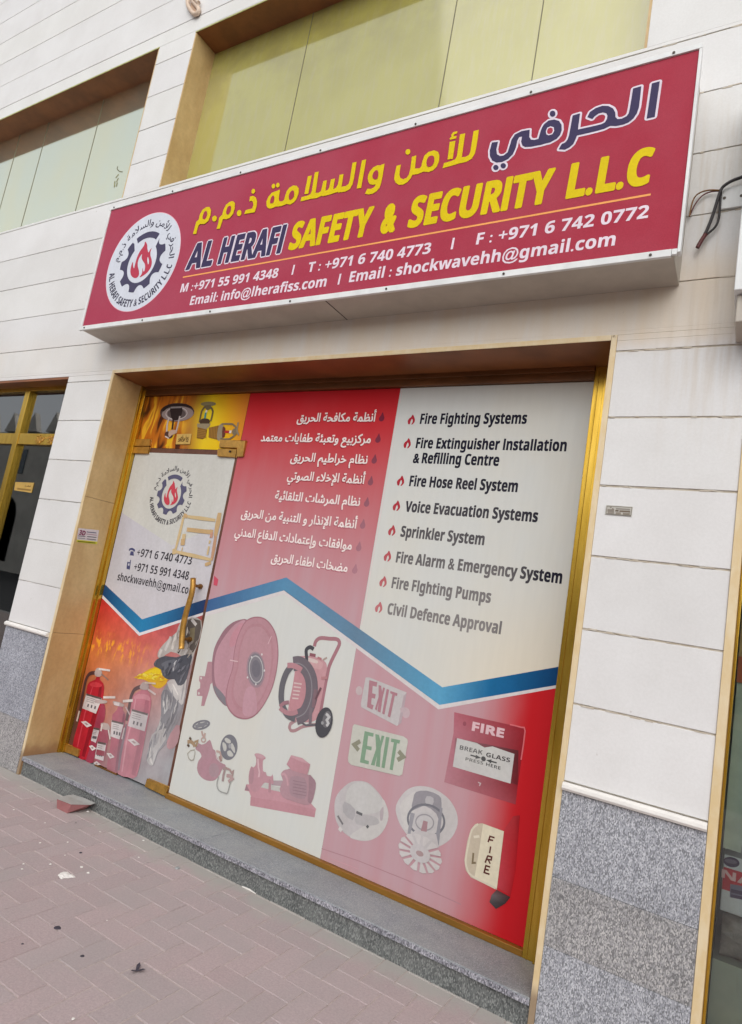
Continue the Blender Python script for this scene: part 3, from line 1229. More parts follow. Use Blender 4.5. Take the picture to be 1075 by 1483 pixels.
navy = [(z1(alef), 0), (z1(hrf), 0), (z2(fy), 0)] + [(z2(d), 0) for d in dots]
p = Print(SP, .0004)
for q, s in navy:
    p.grow(q, WHT, .0085, 12, s)
for q, s in navy:
    p.poly(q, NAVY, sm=s)
p.grow(z2(hole), WHT, .001, 6)
c = (sum(a[0] for a in hole) / len(hole), sum(a[1] for a in hole) / len(hole))
p.poly(z2([(c[0] + (a[0] - c[0]) * .76, c[1] + (a[1] - c[1]) * .76) for a in hole]), SRED)
p.build('arabic_name', sign)

z3 = lambda pts: zm(560, 170, 7.679, pts)
z4 = lambda pts: zm(480, 210, 11.944, pts)
z5 = lambda pts: zm(380, 230, 9.773, pts)
z6 = lambda pts: zm(270, 260, 8.958, pts)
p = Print(SP, .0004)
yel = [z3([(970, 155), (1028, 138), (1015, 240), (1000, 330), (985, 400), (950, 460), (890, 495), (800, 515), (740, 535), (625, 567), (640, 510), (720, 487), (768, 466), (785, 430),
           (800, 330), (820, 190), (876, 178), (838, 445), (880, 440), (918, 420), (935, 380), (950, 280)]),
       z3([(705, 275), (768, 262), (738, 462), (680, 470)]),
       z3([(790, 155), (745, 165), (722, 195), (726, 215), (705, 235), (706, 250), (776, 235), (781, 208), (748, 212), (750, 195), (768, 183), (785, 180)]),
       z3([(115, 540), (162, 527), (148, 600), (145, 640), (155, 675), (185, 690), (225, 675), (250, 640), (268, 570), (285, 440), (333, 425), (318, 570), (370, 568), (390, 545),
           (400, 490), (425, 425), (470, 385), (530, 368), (575, 385), (590, 430), (585, 490), (560, 550), (520, 590), (470, 610), (410, 605), (350, 632), (290, 640),
           (270, 680), (235, 720), (190, 748), (140, 752), (105, 730), (88, 690), (92, 640)]),
       z3(ellipse((240, 385), (27, -4), (0, 31), 14)),
       z4([(925, 325), (870, 345), (860, 356), (800, 355), (730, 390), (670, 460), (640, 530), (633, 580), (645, 640), (672, 680), (720, 692), (775, 685), (745, 735), (690, 762), (630, 758), (585, 845), (650, 858),
           (720, 845), (790, 800), (840, 740), (865, 660), (890, 540)]),
       z4([(535, 270), (607, 252), (520, 745), (445, 757)]),
       z4([(370, 310), (441, 295), (395, 580), (372, 680), (325, 765), (250, 808), (120, 826)]) + z5([(1075, 468), (970, 505), (915, 520), (860, 532), (845, 524), (770, 560), (700, 567), (545, 605), (560, 545), (640, 525),
           (685, 503), (705, 460), (720, 360), (748, 195), (803, 183), (757, 485), (800, 483), (835, 460), (850, 400), (868, 318), (918, 305), (898, 455), (935, 440), (955, 400), (975, 295), (1033, 280)])
       + z4([(36, 770), (90, 740), (120, 680), (147, 520), (217, 505), (180, 725), (250, 715), (300, 680), (322, 620), (345, 480)]),
       z5([(650, 250), (705, 240), (655, 497), (600, 502)]),
       z5([(255, 440), (225, 450), (200, 462), (140, 482), (90, 540), (62, 610), (65, 670), (80, 695), (110, 707), (160, 697), (190, 680), (270, 673), (330, 650), (345, 640), (400, 650), (450, 620), (490, 570),
           (518, 490), (520, 420), (490, 385), (440, 380), (390, 410), (350, 460), (325, 540), (310, 590), (285, 605), (245, 605), (237, 570)]),
       z5(ellipse((162, 390), (25, -3), (0, 34), 14)), z5(ellipse((224, 376), (25, -3), (0, 34), 14)),
       z6([(830, 225), (870, 215), (905, 235), (922, 285), (915, 350), (890, 428), (755, 450), (775, 400), (860, 378), (875, 330), (868, 292), (850, 277), (822, 288)]),
       z6(ellipse((873, 155), (24, -4), (0, 31), 14)), z6(ellipse((690, 438), (30, -5), (0, 40), 14)),
       z6([(398, 645), (420, 570), (430, 500), (470, 460), (485, 400), (520, 330), (570, 290), (610, 283), (636, 310), (632, 380), (610, 450), (570, 500), (520, 518), (480, 515), (462, 570), (440, 640)]),
       z6(ellipse((370, 510), (30, -5), (0, 38), 14)),
       z6([(92, 710), (115, 620), (135, 550), (165, 525), (180, 460), (215, 395), (270, 360), (305, 360), (325, 400), (318, 470), (290, 540), (240, 580), (190, 580), (168, 592), (150, 640), (133, 707)])]
for q in yel:
    p.grow(q, (190, 96, 50), .0014, 6)
for q in yel:
    p.poly(q, YEL)
for q in (z3([(448, 500), (465, 450), (500, 428), (530, 440), (535, 490), (515, 535), (480, 553), (455, 545)]),
          z4([(720, 530), (745, 470), (790, 440), (815, 460), (820, 520), (805, 585), (760, 600), (725, 580)]),
          z5([(118, 600), (135, 545), (162, 522), (178, 550), (170, 610), (145, 632), (118, 632)]),
          z5([(380, 540), (400, 480), (435, 450), (455, 470), (455, 530), (425, 575), (393, 585)]),
          z6([(522, 425), (540, 368), (568, 342), (588, 360), (580, 415), (555, 455), (530, 455)]),
          z6([(217, 485), (235, 432), (260, 410), (278, 430), (270, 485), (245, 520), (222, 515)])):
    p.poly(q, SRED, sm=2)
p.build('arabic_lettering', sign)

p = Print(SP, .0004)
ZB, CAPH = 3.096, .156
for col, r in ((WHT, .0125), (NAVY, .0048)):
    letters(p, 'AL', -2.418, -2.214, ZB, CAPH, col, .09, r)
    letters(p, 'HERAFI', -2.160, -1.702, ZB, CAPH, col, .09, r)
p.build('english_name', sign)
p = Print(SP, .0004)
for col, r in (((196, 104, 50), .0064), (YEL, .0052)):
    letters(p, 'SAFETY', -1.652, -1.160, ZB + .008, CAPH - .006, col, .06, r)
    letters(p, '&', -1.090, -1.024, ZB + .009, CAPH - .008, col, 0, r + .004)
    letters(p, 'SECURITY', -.945, -.282, ZB + .010, CAPH - .006, col, .06, r)
    letters(p, 'L.L.C', -.216, .098, ZB + .012, CAPH - .006, col, .06, r)
p.build('english_lettering', sign)
p = Print(SP, .0004)
p.stroke_uv([(-2.428, 3.049), (.105, 3.058)], .0085, LINE)
p.build('rule_line', sign)
PW = (232, 216, 226)
for name, body, x0, x1, zb, cap in (('phone_line', 'M :+971 55 991 4348', -2.424, -1.693, 2.953, .053), ('separator_bar', 'I', -1.599, -1.588, 2.955, .053), ('phone_line', 'T : +971 6 740 4773', -1.495, -.806, 2.955, .053),
                                   ('separator_bar', 'I', -.704, -.693, 2.958, .053), ('phone_line', 'F : +971 6 742 0772', -.586, .104, 2.962, .053),
                                   ('email_line', 'Email: info@lherafiss.com', -2.318, -1.362, 2.862, .055), ('separator_bar', 'I', -1.291, -1.280, 2.862, .055), ('email_line', 'Email : shockwavehh@gmail.com', -1.226, -.004, 2.866, .055)):
    p = Print(SP, .0004)
    letters(p, body, x0, x1, zb, cap, PW, .04, .0008)
    p.build(name, sign)


# ------------------------------------------------------------------ round emblem (gear, flame, ring of words)
FLP = ('y', 0.272)


def emblem(parent, plane, cx, cz, s, disc, navy, red, ink, paper):
    base = Print(plane, .0005)
    if disc:
        base.poly_uv([(cx + .333 * math.cos(R(a)), cz + .333 * math.sin(R(a))) for a in range(0, 360, 4)], (243, 160, 175))
        base.poly_uv([(cx + .330 * math.cos(R(a)), cz + .330 * math.sin(R(a))) for a in range(0, 360, 4)], paper)
        base.build('emblem_disc', parent)
    g = Print(plane, .0012)
    # gear ring: open at the top, round bites in the rim
    bites = [-22 + 36 * i for i in range(7)]            # angles measured clockwise from right, downwards
    outer, inner = [], []
    a = 50.0
    while a >= -230.0:
        r0 = 1.0
        for b in range(8):
            bc = 40 - 40 * b
            d = abs(a - bc)
            if d < 11.5:
                r0 = min(r0, 1.0 - .20 * math.sqrt(max(0, 1 - (d / 11.5) ** 2)))
        outer.append((a, r0))
        a -= 2.5
    pts = [(cx + .205 * s * r0 * math.cos(R(a)), cz + .205 * s * r0 * math.sin(R(a))) for a, r0 in outer]
    ih = []
    for i in range(0, 41):
        a = -222 + (264) * i / 40.0
        ih.append((cx + .132 * s * math.cos(R(a)), cz - .004 * s + .138 * s * math.sin(R(a)) * 1.0))
    g.poly_uv(pts + ih, navy)
    arc = [(cx + .200 * s * math.cos(R(a)), cz + .004 * s + .200 * s * math.sin(R(a))) for a in range(57, 127, 5)]
    arc += [(cx + .158 * s * math.cos(R(a)), cz + .004 * s + .158 * s * math.sin(R(a))) for a in range(122, 53, -5)]
    g.poly_uv(arc, navy)
    g.build('gear', parent)
    fl = Print(plane, .0012)
    # flame traced in units of the emblem
    L = lambda pts: [(cx + (u + 2.700) / .655 * s, cz + (v - 1.843) / .655 * s) for u, v in (at(*q, FLP) for q in zm(200, 660, 10.75, pts))]
    fl.poly_uv(smooth_pts(L([(550, 390), (540, 430), (500, 480), (470, 540), (448, 620), (440, 655), (430, 625), (428, 578), (410, 620), (403, 680), (415, 730), (445, 763), (475, 765), (492, 740), (490, 690), (478, 640), (480, 590), (495, 550), (520, 520),
        (516, 560), (530, 600), (550, 640), (552, 690), (540, 722), (527, 675), (526, 705), (520, 740), (500, 772), (560, 752), (603, 710), (620, 660), (618, 610), (606, 560), (606, 520), (618, 485), (600, 500), (585, 522), (574, 470), (571, 430)]), 3), red)
    fl.poly_uv(smooth_pts(L([(580, 570), (575, 610), (585, 655), (592, 615)]), 3), paper)
    fl.build('flame', parent)
    tx = Print(plane, .0012)
    rb = .302 * s                       # base line radius of the Latin ring (letters stand inward)
    def bend_low(u, v):
        a = R(-172 + u * 160.0)
        r0 = rb - v
        return (cx + r0 * math.cos(a), cz + r0 * math.sin(a))
    def bend_top(u, v):
        a = R(173 - u * 176.0)
        r0 = .246 * s + v
        return (cx + r0 * math.cos(a), cz + r0 * math.sin(a))
    letters(tx, 'AL HERAFI SAFETY & SECURITY L.L.C', 0, 1, 0, .050 * s, ink, 0, .0, bend=bend_low)
    letters(tx, 'AL HERAFI SAFETY & SECURITY L.L.C', .002, 1.002, .0012 * s, .049 * s, ink, 0, 0, bend=bend_low)
    letters(tx, 'الحرفي للأمن والسلامة ذ.م.م', 0, 1, 0, .046 * s, ink, 0, 0, ar=True, bend=bend_top)
    letters(tx, 'الحرفي للأمن والسلامة ذ.م.م', 0.002, 1.002, .0015 * s, .046 * s, ink, 0, 0, ar=True, bend=bend_top)
    tx.build('ring_lettering', parent)


emblem(sign, SP, -2.841, 3.207, 1.0, True, (74, 70, 96), (188, 62, 84), (58, 54, 76), (214, 218, 228))

# ------------------------------------------------------------------ films on the shop window
film = thing('window_poster', (-1.16, .27, .136), 'faded red and cream printed film listing services across the wide shop window', 'poster')
FY = .2728
FP = ('y', FY)
DX = -2.196
BX = -1.135
def on(pts):
    return [at(*p, FP) for p in pts]


ctop = on([(300.8, 869), (415, 836.3), (640.8, 995.4), (811.6, 965.3)])
cbot = on([(297.9, 886.8), (412, 855), (635.8, 1021.2), (808.2, 992)])
cwhi = on([(296.8, 893), (411.5, 860.5), (635.2, 1027.5), (807.6, 996.5)])
def cz_at(line, x):
    for i in range(len(line) - 1):
        a, b = line[i], line[i + 1]
        if (a[0] <= x <= b[0]) or (i == 0 and x < a[0]) or (i == len(line) - 2 and x > b[0]):
            return a[1] + (b[1] - a[1]) * (x - a[0]) / (b[0] - a[0])


RXE = -.132
pk = ctop[1]
vt = ctop[2]
p = Print(FP, .0)
p.poly_uv([(DX, cz_at(cbot, DX)), (DX, 2.518), (BX, 2.518), (BX, cz_at(cbot, BX)), cbot[1]], (0, 0, 0))
p.poly_uv([(BX, .137), (BX, cz_at(cbot, BX)), cbot[2], (RXE, cz_at(cbot, RXE)), (RXE, .137)], (0, 0, 0))
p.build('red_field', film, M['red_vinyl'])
p = Print(FP, .0)
p.poly_uv([(BX + .0005, cz_at(cbot, BX)), (BX + .0005, 2.518), (RXE, 2.518), (RXE, cz_at(cbot, RXE)), cbot[2]], (0, 0, 0))
p.poly_uv([(DX, .137), (DX, cz_at(cbot, DX)), cbot[1], (BX - .0005, cz_at(cbot, BX)), (BX - .0005, .137)], (0, 0, 0))
p.build('cream_field', film, M['cream_vinyl'])
# blue zigzag stripe
p = Print(FP, .0006)
xs = [DX, ctop[1][0], BX, ctop[2][0], -.42, RXE]
cw = (214, 208, 208)
p.poly_uv([(DX, cz_at(cbot, DX)), cbot[1], cbot[2], (RXE, cz_at(cbot, RXE)), (RXE, cz_at(cwhi, RXE)), cwhi[2], cwhi[1], (DX, cz_at(cwhi, DX))], cw)
cols = [(66, 100, 146), (92, 142, 176), (104, 134, 158), (92, 160, 196), (30, 106, 156), (4, 62, 112)]
top = [(x, cz_at(ctop, x)) for x in xs]
bot = [(x, cz_at(cbot, x)) for x in xs]
for i in range(5):
    p.d -= p.STEP
    p.poly_uv([top[i], top[i + 1], bot[i + 1], bot[i]], None, [cols[i], cols[i + 1], cols[i + 1], cols[i]])
p.build('zigzag_stripe', film)

# Arabic list
AR = [('أنظمة مكافحة الحريق', -1.790, -1.259, 2.334), ('مركزبيع وتعبئة طفايات معتمد', -2.036, -1.265, 2.212), ('نظام خراطيم الحريق', -1.782, -1.263, 2.097),
      ('أنظمة الإخلاء الصوتي', -1.780, -1.259, 1.987), ('نظام المرشات التلقائية', -1.842, -1.264, 1.866), ('أنظمة الإنذار و التنبية من الحريق', -2.070, -1.260, 1.745),
      ('موافقات وإعتمادات الدفاع المدني', -2.092, -1.267, 1.630), ('مضخات اطفاء الحريق', -1.782, -1.269, 1.512)]
for i, (t, x0, x1, z) in enumerate(AR):
    p = Print(FP, .0005)
    k = 4 if i == 0 else 2
    letters(p, t, x0 + .004, x1 - .004, z - .003, .050, (150, 30, 44) if i < 4 else (176, 100, 112), 0, .0034, ar=True)
    letters(p, t, x0, x1, z, .050, (240, 226, 222), 0, .0020, ar=True)
    p.build('arabic_line', film)
    p = Print(FP, .0005)
    u, v = at(*zm(240, 560, 2.986, [[(936, 130), (920, 222), (904, 312), (888, 406), (871, 498), (854, 593), (837, 690), (820, 787)][i]])[0], FP)
    drop = [(0, .026), (.010, .006), (.016, -.006), (.013, -.020), (0, -.027), (-.014, -.020), (-.016, -.006), (-.008, .008)]
    p.poly_uv(smooth_pts([(u + a, v + b) for a, b in drop], 3), (0, 0, 0))
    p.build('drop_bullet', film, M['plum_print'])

# English list
EN = [('Fire Fighting Systems', -.985, -.424, 2.320), ('Fire Extinguisher Installation', -.986, -.223, 2.190), ('& Refilling Centre', -1.003, -.529, 2.111), ('Fire Hose Reel System', -.988, -.422, 1.989),
      ('Voice Evacuation Systems', -.988, -.310, 1.856), ('Sprinkler System', -.990, -.546, 1.727), ('Fire Alarm & Emergency System', -.992, -.169, 1.595), ('Fire FIghting Pumps', -.993, -.475, 1.466),
      ('Civil Defence Approval', -.993, -.407, 1.336)]
for t, x0, x1, z in EN:
    p = Print(FP, .0005)
    if t[0] == '&':
        letters(p, '&', -.988, -.955, z, .051, (0, 0, 0), 0, .0024)
        letters(p, 'Refilling Centre', -.938, -.530, z, .0535, (0, 0, 0), 0, .0017, xh=.80)
    else:
        letters(p, t, x0, x1, z, .0535, (0, 0, 0), 0, .0017, xh=.80)
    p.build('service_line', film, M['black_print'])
for q in [(258, 182), (242, 274), (216, 420), (200, 517), (182, 613), (165, 713), (148, 812), (131, 912)]:
    u, v = at(*zm(500, 540, 2.6875, [q])[0], FP)
    p = Print(FP, .0005)
    a = [(.004, .028), (.018, .008), (.022, -.010), (.012, -.025), (.004, -.026), (.010, -.010), (.004, .004), (-.002, -.006), (-.004, -.024), (-.014, -.024), (-.020, -.008), (-.014, .006), (-.004, .014)]
    p.poly_uv(smooth_pts([(u + x, v + z) for x, z in a], 3), (0, 0, 0))
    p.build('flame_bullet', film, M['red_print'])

# creases and a seam in the old film
for nm, pts, w, c in (('film_crease', [(466, 1229), (520, 1247), (590, 1275), (668, 1310)], .0030, (174, 132, 140)), ('film_crease', [(478, 1243), (520, 1259)], .002, (206, 156, 166)), ('film_seam', [(583, 563), (524, 905)], .0035, (226, 206, 206))):
    p = Print(FP, .0007)
    p.stroke(pts, w, c)
    p.build(nm, film)
# --- pictures
def pic():
    return Print(FP, .0008)


# hose reel
k = lambda pts: zm(280, 870, 7.808, pts)
p = pic()
PINK, PIN2, PIN3, MAUV = (196, 140, 150), (186, 124, 136), (206, 146, 160), (178, 142, 152)
p.poly(k([(165, 690), (212, 690), (215, 930), (195, 945), (182, 1010), (160, 1080), (125, 1190), (90, 1190), (105, 1080), (42, 1075), (45, 1010), (78, 990), (80, 930), (66, 905), (72, 850), (132, 855)]), (190, 140, 150))
p.ell(k([(90, 875)])[0], (1.2, 0), (0, 2.0), (222, 216, 210), 10)
p.ell(k([(65, 1048)])[0], (1.2, 0), (0, 2.0), (222, 216, 210), 10)
back = [(610, 215), (540, 213), (450, 245), (360, 320), (290, 430), (240, 540), (215, 680), (212, 820), (220, 950), (250, 1050), (310, 1140), (385, 1195), (480, 1150), (620, 900), (700, 500), (680, 300)]
p.poly(k(back), (164, 118, 130), sm=3)
p.poly(k([(600, 230), (520, 240), (440, 300), (340, 430), (270, 560), (240, 700), (240, 850), (260, 960), (330, 1080), (400, 1150), (560, 900), (640, 400)]), (200, 148, 160), sm=3)
p.poly(k([(560, 250), (500, 290), (430, 400), (415, 520), (500, 480), (560, 330)]), (206, 140, 154), sm=3)
p.poly(k([(230, 960), (262, 1060), (320, 1140), (385, 1192), (370, 1100), (300, 1010)]), (140, 134, 142), sm=2)
frt = [(735, 180), (660, 190), (590, 235), (535, 330), (490, 450), (460, 600), (445, 760), (400, 900), (372, 1040), (370, 1150), (410, 1245), (480, 1315), (570, 1342), (650, 1330), (730, 1275), (820, 1150), (900, 980), (945, 800), (965, 620), (955, 450), (920, 330), (860, 240), (800, 195)]
p.poly(k(frt), (172, 116, 128), sm=3)
cc = (690, 740)
p.poly(k([(cc[0] + (a - cc[0]) * .965, cc[1] + (b - cc[1]) * .975) for a, b in frt]), (194, 140, 150), sm=3)
p.poly(k([(cc[0] + (a - cc[0]) * .80, cc[1] + (b - cc[1]) * .86) for a, b in frt]), (190, 134, 144), sm=3)
p.poly(k([(cc[0] + (a - cc[0]) * .72, cc[1] + (b - cc[1]) * .80) for a, b in frt]), (195, 144, 153), sm=3)
p.poly(k([(560, 1260), (600, 1000), (700, 1000), (720, 1250), (640, 1310)]), (202, 152, 164), sm=3)
p.poly(k(ellipse((710, 780), (105, -10), (12, 205), 26)), (168, 140, 150))
p.poly(k(ellipse((712, 775), (90, -8), (10, 180), 26)), (140, 134, 142))
p.stroke(k(ellipse((714, 775), (76, -8), (10, 150), 24)), .006, (196, 192, 194), True)
p.poly(k(ellipse((714, 770), (50, -5), (6, 100), 20)), (124, 120, 130))
for q in ((665, 640), (780, 608), (808, 790), (712, 945), (618, 868)):
    p.ell(k([q])[0], (1.1, 0), (0, 1.7), (226, 224, 222), 8)
p.stroke(k([(420, 672), (510, 690)]), .006, (226, 190, 194))
p.stroke(k([(890, 400), (850, 490)]), .005, (220, 180, 186))
p.build('hose_reel_picture', film, M['film_print'])

# wheeled extinguisher
k = lambda pts: zm(395, 910, 8.724, pts)
p = pic()
DK, DK2 = (112, 110, 116), (84, 84, 90)
p.stroke(k([(530, 230), (540, 180), (570, 140), (620, 122), (720, 132), (800, 135), (838, 160), (842, 210), (790, 320), (720, 470), (690, 600), (650, 800), (605, 1060)]), .020, (176, 118, 128), sm=3)
p.stroke(k([(215, 1270), (225, 1210), (300, 1160)]), .018, (180, 140, 144), sm=2)
p.stroke(k([(212, 1240), (230, 1290), (290, 1290), (390, 1240), (560, 1215)]), .016, (180, 136, 140), sm=3)
p.stroke(k([(320, 1165), (420, 1225), (560, 1220)]), .010, DK)
p.poly(k([(300, 420), (310, 375), (350, 352), (470, 352), (600, 380), (670, 430), (688, 490), (680, 560), (600, 1000), (570, 1130), (500, 1180), (380, 1185), (280, 1150), (200, 1060), (220, 900), (260, 700)]), (206, 150, 156), sm=3)
p.poly(k([(350, 370), (440, 365), (600, 410), (640, 460), (600, 520), (480, 480)]), (214, 164, 166), sm=2)
p.poly(k([(400, 372), (470, 372), (570, 410), (560, 445), (440, 410)]), (222, 200, 194), sm=2)
p.stroke(k([(520, 265), (480, 238), (440, 255), (425, 290), (432, 370), (430, 450)]), .020, DK2, sm=3)
p.stroke(k([(470, 330), (545, 345)]), .016, (150, 90, 100))
p.stroke(k([(570, 370), (620, 390)]), .012, (190, 120, 126))
p.stroke(k([(640, 400), (690, 370)]), .010, (180, 160, 150))
p.poly(k([(290, 545), (390, 560), (420, 700), (410, 900), (330, 1080), (240, 1060), (215, 940), (260, 730)]), (200, 138, 146), sm=2)
for i in range(5):
    p.stroke(k([(275 - 6 * i, 690 + 48 * i), (370 - 10 * i, 705 + 46 * i)]), .007, (222, 196, 192))
p.stroke(k([(250, 470), (180, 560), (130, 700), (112, 860), (130, 980), (190, 1090), (290, 1140)]), .036, DK, sm=4)
p.stroke(k([(270, 450), (350, 440), (430, 490), (490, 590), (520, 730), (500, 900), (440, 1060), (330, 1130)]), [.036, .05, .06, .07, .07, .07, .07, .05], (122, 112, 120)) if False else None
hose = smooth_pts(k([(265, 450), (340, 445), (420, 500), (480, 610), (500, 760), (480, 920), (410, 1070), (300, 1130)]), 4, False)
p.stroke(hose, .075, (122, 112, 120))
p.stroke(hose, .006, (150, 144, 150))
p.stroke(k([(190, 470), (260, 470), (330, 500), (370, 530)]), .028, (192, 134, 142), sm=3)
p.stroke(k([(95, 990), (150, 945), (210, 935)]), .020, (168, 120, 130), sm=2)
p.stroke(k([(95, 1005), (170, 1060), (250, 1075), (320, 1050)]), .024, (186, 132, 140), sm=3)
p.stroke(k([(550, 770), (530, 900), (520, 1000)]), .020, (140, 110, 118))
p.stroke(k([(615, 750), (545, 900)]), .012, (118, 84, 92))
p.stroke(k([(490, 1000), (478, 1220)]), .018, (134, 120, 128))
p.stroke(k([(620, 630), (700, 625)]), .014, (190, 128, 132))
p.poly(k(ellipse((655, 1190), (110, -30), (-10, 190), 26)), DK2)
p.poly(k(ellipse((690, 1150), (55, -15), (-8, 105), 22)), (120, 118, 122))
p.stroke(k([(680, 1080), (720, 1120), (690, 1160), (710, 1200), (685, 1235)]), .014, (204, 204, 204), sm=2)
p.ell(k([(635, 1195)])[0], (2, 0), (0, 2.6), (164, 164, 166), 10)
p.build('wheeled_extinguisher_picture', film, M['film_print'])

# valve set
k = lambda pts: zm(260, 1030, 10.75, pts)
p = pic()
p.poly(k([(290, 490), (340, 520), (410, 500), (470, 445), (500, 500), (525, 590), (555, 610), (590, 720), (640, 800), (710, 830), (720, 870), (670, 900), (630, 990), (560, 1070), (480, 1088), (380, 1060), (300, 980), (275, 880), (300, 770), (345, 710), (320, 640), (260, 600), (255, 560), (290, 530)]), (186, 142, 152), sm=2)
p.poly(k(ellipse((460, 890), (150, 0), (0, 170), 26)), (188, 140, 152))
p.poly(k(ellipse((540, 920), (80, 0), (0, 110), 20)), (180, 148, 156))
for c, a, b in (((342, 215), (135, -40), (30, 68)), ((772, 562), (125, 60), (-50, 190))):
    p.poly(k(ellipse(c, a, b, 30)), (132, 132, 140))
p.poly(k(ellipse((342, 215), (104, -32), (20, 40), 24)), (206, 204, 198))
p.stroke(k([(250, 245), (440, 185)]), .020, (140, 140, 146))
p.stroke(k([(290, 190), (390, 245)]), .018, (140, 140, 146))
for q in ([(705, 440), (740, 415), (800, 460), (795, 500), (740, 490)], [(680, 480), (730, 520), (735, 600), (700, 620), (675, 540)], [(745, 640), (790, 610), (840, 670), (830, 705), (770, 700)], [(820, 495), (860, 560), (870, 640), (850, 640), (800, 560)]):
    p.poly(k(q), (206, 205, 198), sm=3)
p.ell(k([(790, 545)])[0], (2.2, 0), (0, 3.4), (172, 172, 176), 12)
BR, BR2 = (176, 146, 112), (196, 166, 156)
p.stroke(k([(350, 310), (365, 370), (395, 385), (405, 340)]), .012, BR2)
p.stroke(k([(380, 380), (385, 420)]), .016, BR2)
p.stroke(k(ellipse((378, 445), (32, 0), (0, 36), 14)), .008, BR2, True)
p.stroke(k([(130, 480), (180, 470), (220, 500), (240, 545)]), .020, BR)
p.stroke(k([(165, 440), (182, 410)]), .018, (104, 86, 70))
p.stroke(k([(135, 550), (150, 518)]), .018, (104, 86, 70))
p.stroke(k([(240, 480), (290, 460), (270, 530), (240, 545)]), .012, BR)
p.stroke(k([(130, 660), (180, 610), (250, 600)]), .004, (178, 170, 150))
p.stroke(k([(132, 650), (150, 730), (190, 765), (230, 740), (250, 620)]), .005, (178, 172, 158), sm=3)
p.stroke(k([(570, 660), (590, 740), (650, 800)]), .006, (214, 190, 192))
p.stroke(k([(580, 620), (640, 640), (660, 720), (620, 740)]), .012, BR2)
p.stroke(k([(630, 700), (660, 780)]), .014, (170, 138, 132))
p.stroke(k([(680, 900), (720, 890), (690, 1000), (680, 1090)]), .014, (176, 150, 150))
p.stroke(k([(720, 880), (790, 910), (820, 960), (845, 935), (825, 1030)]), .012, (180, 150, 146))
p.stroke(k([(740, 1000), (800, 1010), (830, 1050), (770, 1100)]), .018, (192, 160, 158))
p.stroke(k([(620, 1010), (590, 1130), (620, 1230), (720, 1275), (755, 1270), (790, 1150), (810, 1080)]), .006, (170, 170, 166), sm=3)
p.build('valve_picture', film, M['film_print'])

# pump
k = lambda pts: zm(345, 1070, 8.269, pts)
p = pic()
p.poly(k([(78, 620), (98, 545), (160, 548), (270, 580), (520, 640), (760, 700), (870, 770), (935, 840), (915, 940), (145, 800), (155, 690), (130, 630)]), (206, 148, 158))
p.poly(k([(150, 695), (520, 755), (800, 820), (930, 850), (918, 942), (145, 798)]), (200, 140, 150))
p.poly(k([(82, 615), (100, 548), (140, 625)]), (168, 130, 140))
p.poly(k([(270, 545), (310, 525), (368, 530), (368, 605), (270, 580)]), (204, 202, 196))
p.poly(k([(400, 560), (500, 580), (495, 632), (395, 612)]), (204, 202, 196))
p.poly(k([(410, 500), (545, 500), (545, 570), (400, 555)]), (184, 160, 166))
p.poly(k([(160, 330), (180, 345), (215, 310), (218, 230), (198, 190), (230, 175), (325, 215), (325, 245), (300, 260), (300, 385), (335, 400), (345, 440), (400, 450), (415, 425), (425, 500), (420, 540), (330, 525), (300, 545), (260, 600), (210, 640), (150, 600), (128, 500), (135, 400)]), (198, 146, 156), sm=2)
p.poly(k(ellipse((165, 440), (28, 0), (-6, 105), 20)), (186, 140, 150))
p.stroke(k([(240, 240), (245, 340), (258, 400), (250, 460)]), .010, (222, 184, 190))
p.ell(k([(263, 205)])[0], (7.4, 2.4), (-.6, 3.0), (206, 160, 168), 20)
p.poly(k([(370, 480), (398, 500), (395, 640), (365, 640)]), (190, 140, 150))
body = [(515, 430), (545, 380), (600, 365), (640, 360), (840, 430), (900, 470), (935, 530), (920, 650), (880, 770), (800, 790), (640, 740), (540, 700), (500, 600), (540, 500)]
p.poly(k(body), (188, 146, 155), sm=2)
p.poly(k([(850, 430), (900, 470), (932, 530), (918, 650), (875, 765), (835, 740), (850, 600)]), (168, 132, 142), sm=2)
p.poly(k([(640, 450), (800, 470), (830, 600), (800, 720), (640, 680), (620, 560)]), (178, 144, 154), sm=2)
for i in range(5):
    p.stroke(k([(660, 500 + 38 * i), (820, 530 + 38 * i)]), .004, (162, 130, 140))
p.stroke(k([(520, 430), (560, 420), (590, 480), (600, 560)]), .012, (206, 158, 166), sm=2)
p.poly(k([(640, 195), (770, 230), (868, 305), (835, 430), (650, 380), (585, 305)]), (198, 142, 152))
p.poly(k([(640, 195), (770, 230), (868, 305), (760, 275), (632, 215)]), (208, 158, 166))
p.build('pump_picture', film, M['film_print'])

# exit signs
k = lambda pts: zm(500, 960, 8.727, pts)
p = pic()
OFF = (208, 202, 196)
p.poly(k(ellipse((178, 352), (42, 8), (-6, 56), 20)), (206, 186, 188))
p.poly(k(ellipse((770, 632), (50, 12), (-8, 66), 20)), (206, 180, 186))
p.poly(k([(262, 185), (310, 185), (780, 375), (712, 760), (655, 798), (205, 560), (200, 520), (240, 300)]), (206, 200, 200), sm=0)
p.poly(k([(780, 378), (740, 420), (670, 790), (712, 760)]), (192, 172, 178))
p.stroke(k([(770, 590), (700, 600)]), .02, (204, 180, 186))
ER = (186, 128, 140)
p.stroke(k([(405, 275), (330, 255), (305, 540), (355, 565)]), .022, ER)
p.stroke(k([(322, 410), (385, 425)]), .022, ER)
p.stroke(k([(437, 285), (432, 620)]), .022, ER) if False else None
p.stroke(k([(440, 290), (440, 630)]), .0001, ER)
p.poly(k([(425, 280), (458, 290), (470, 370), (480, 310), (508, 318), (475, 450), (450, 630), (412, 612), (425, 500), (402, 602), (378, 585), (425, 430)]), ER)
p.poly(k([(528, 330), (560, 340), (500, 655), (470, 640)]), ER)
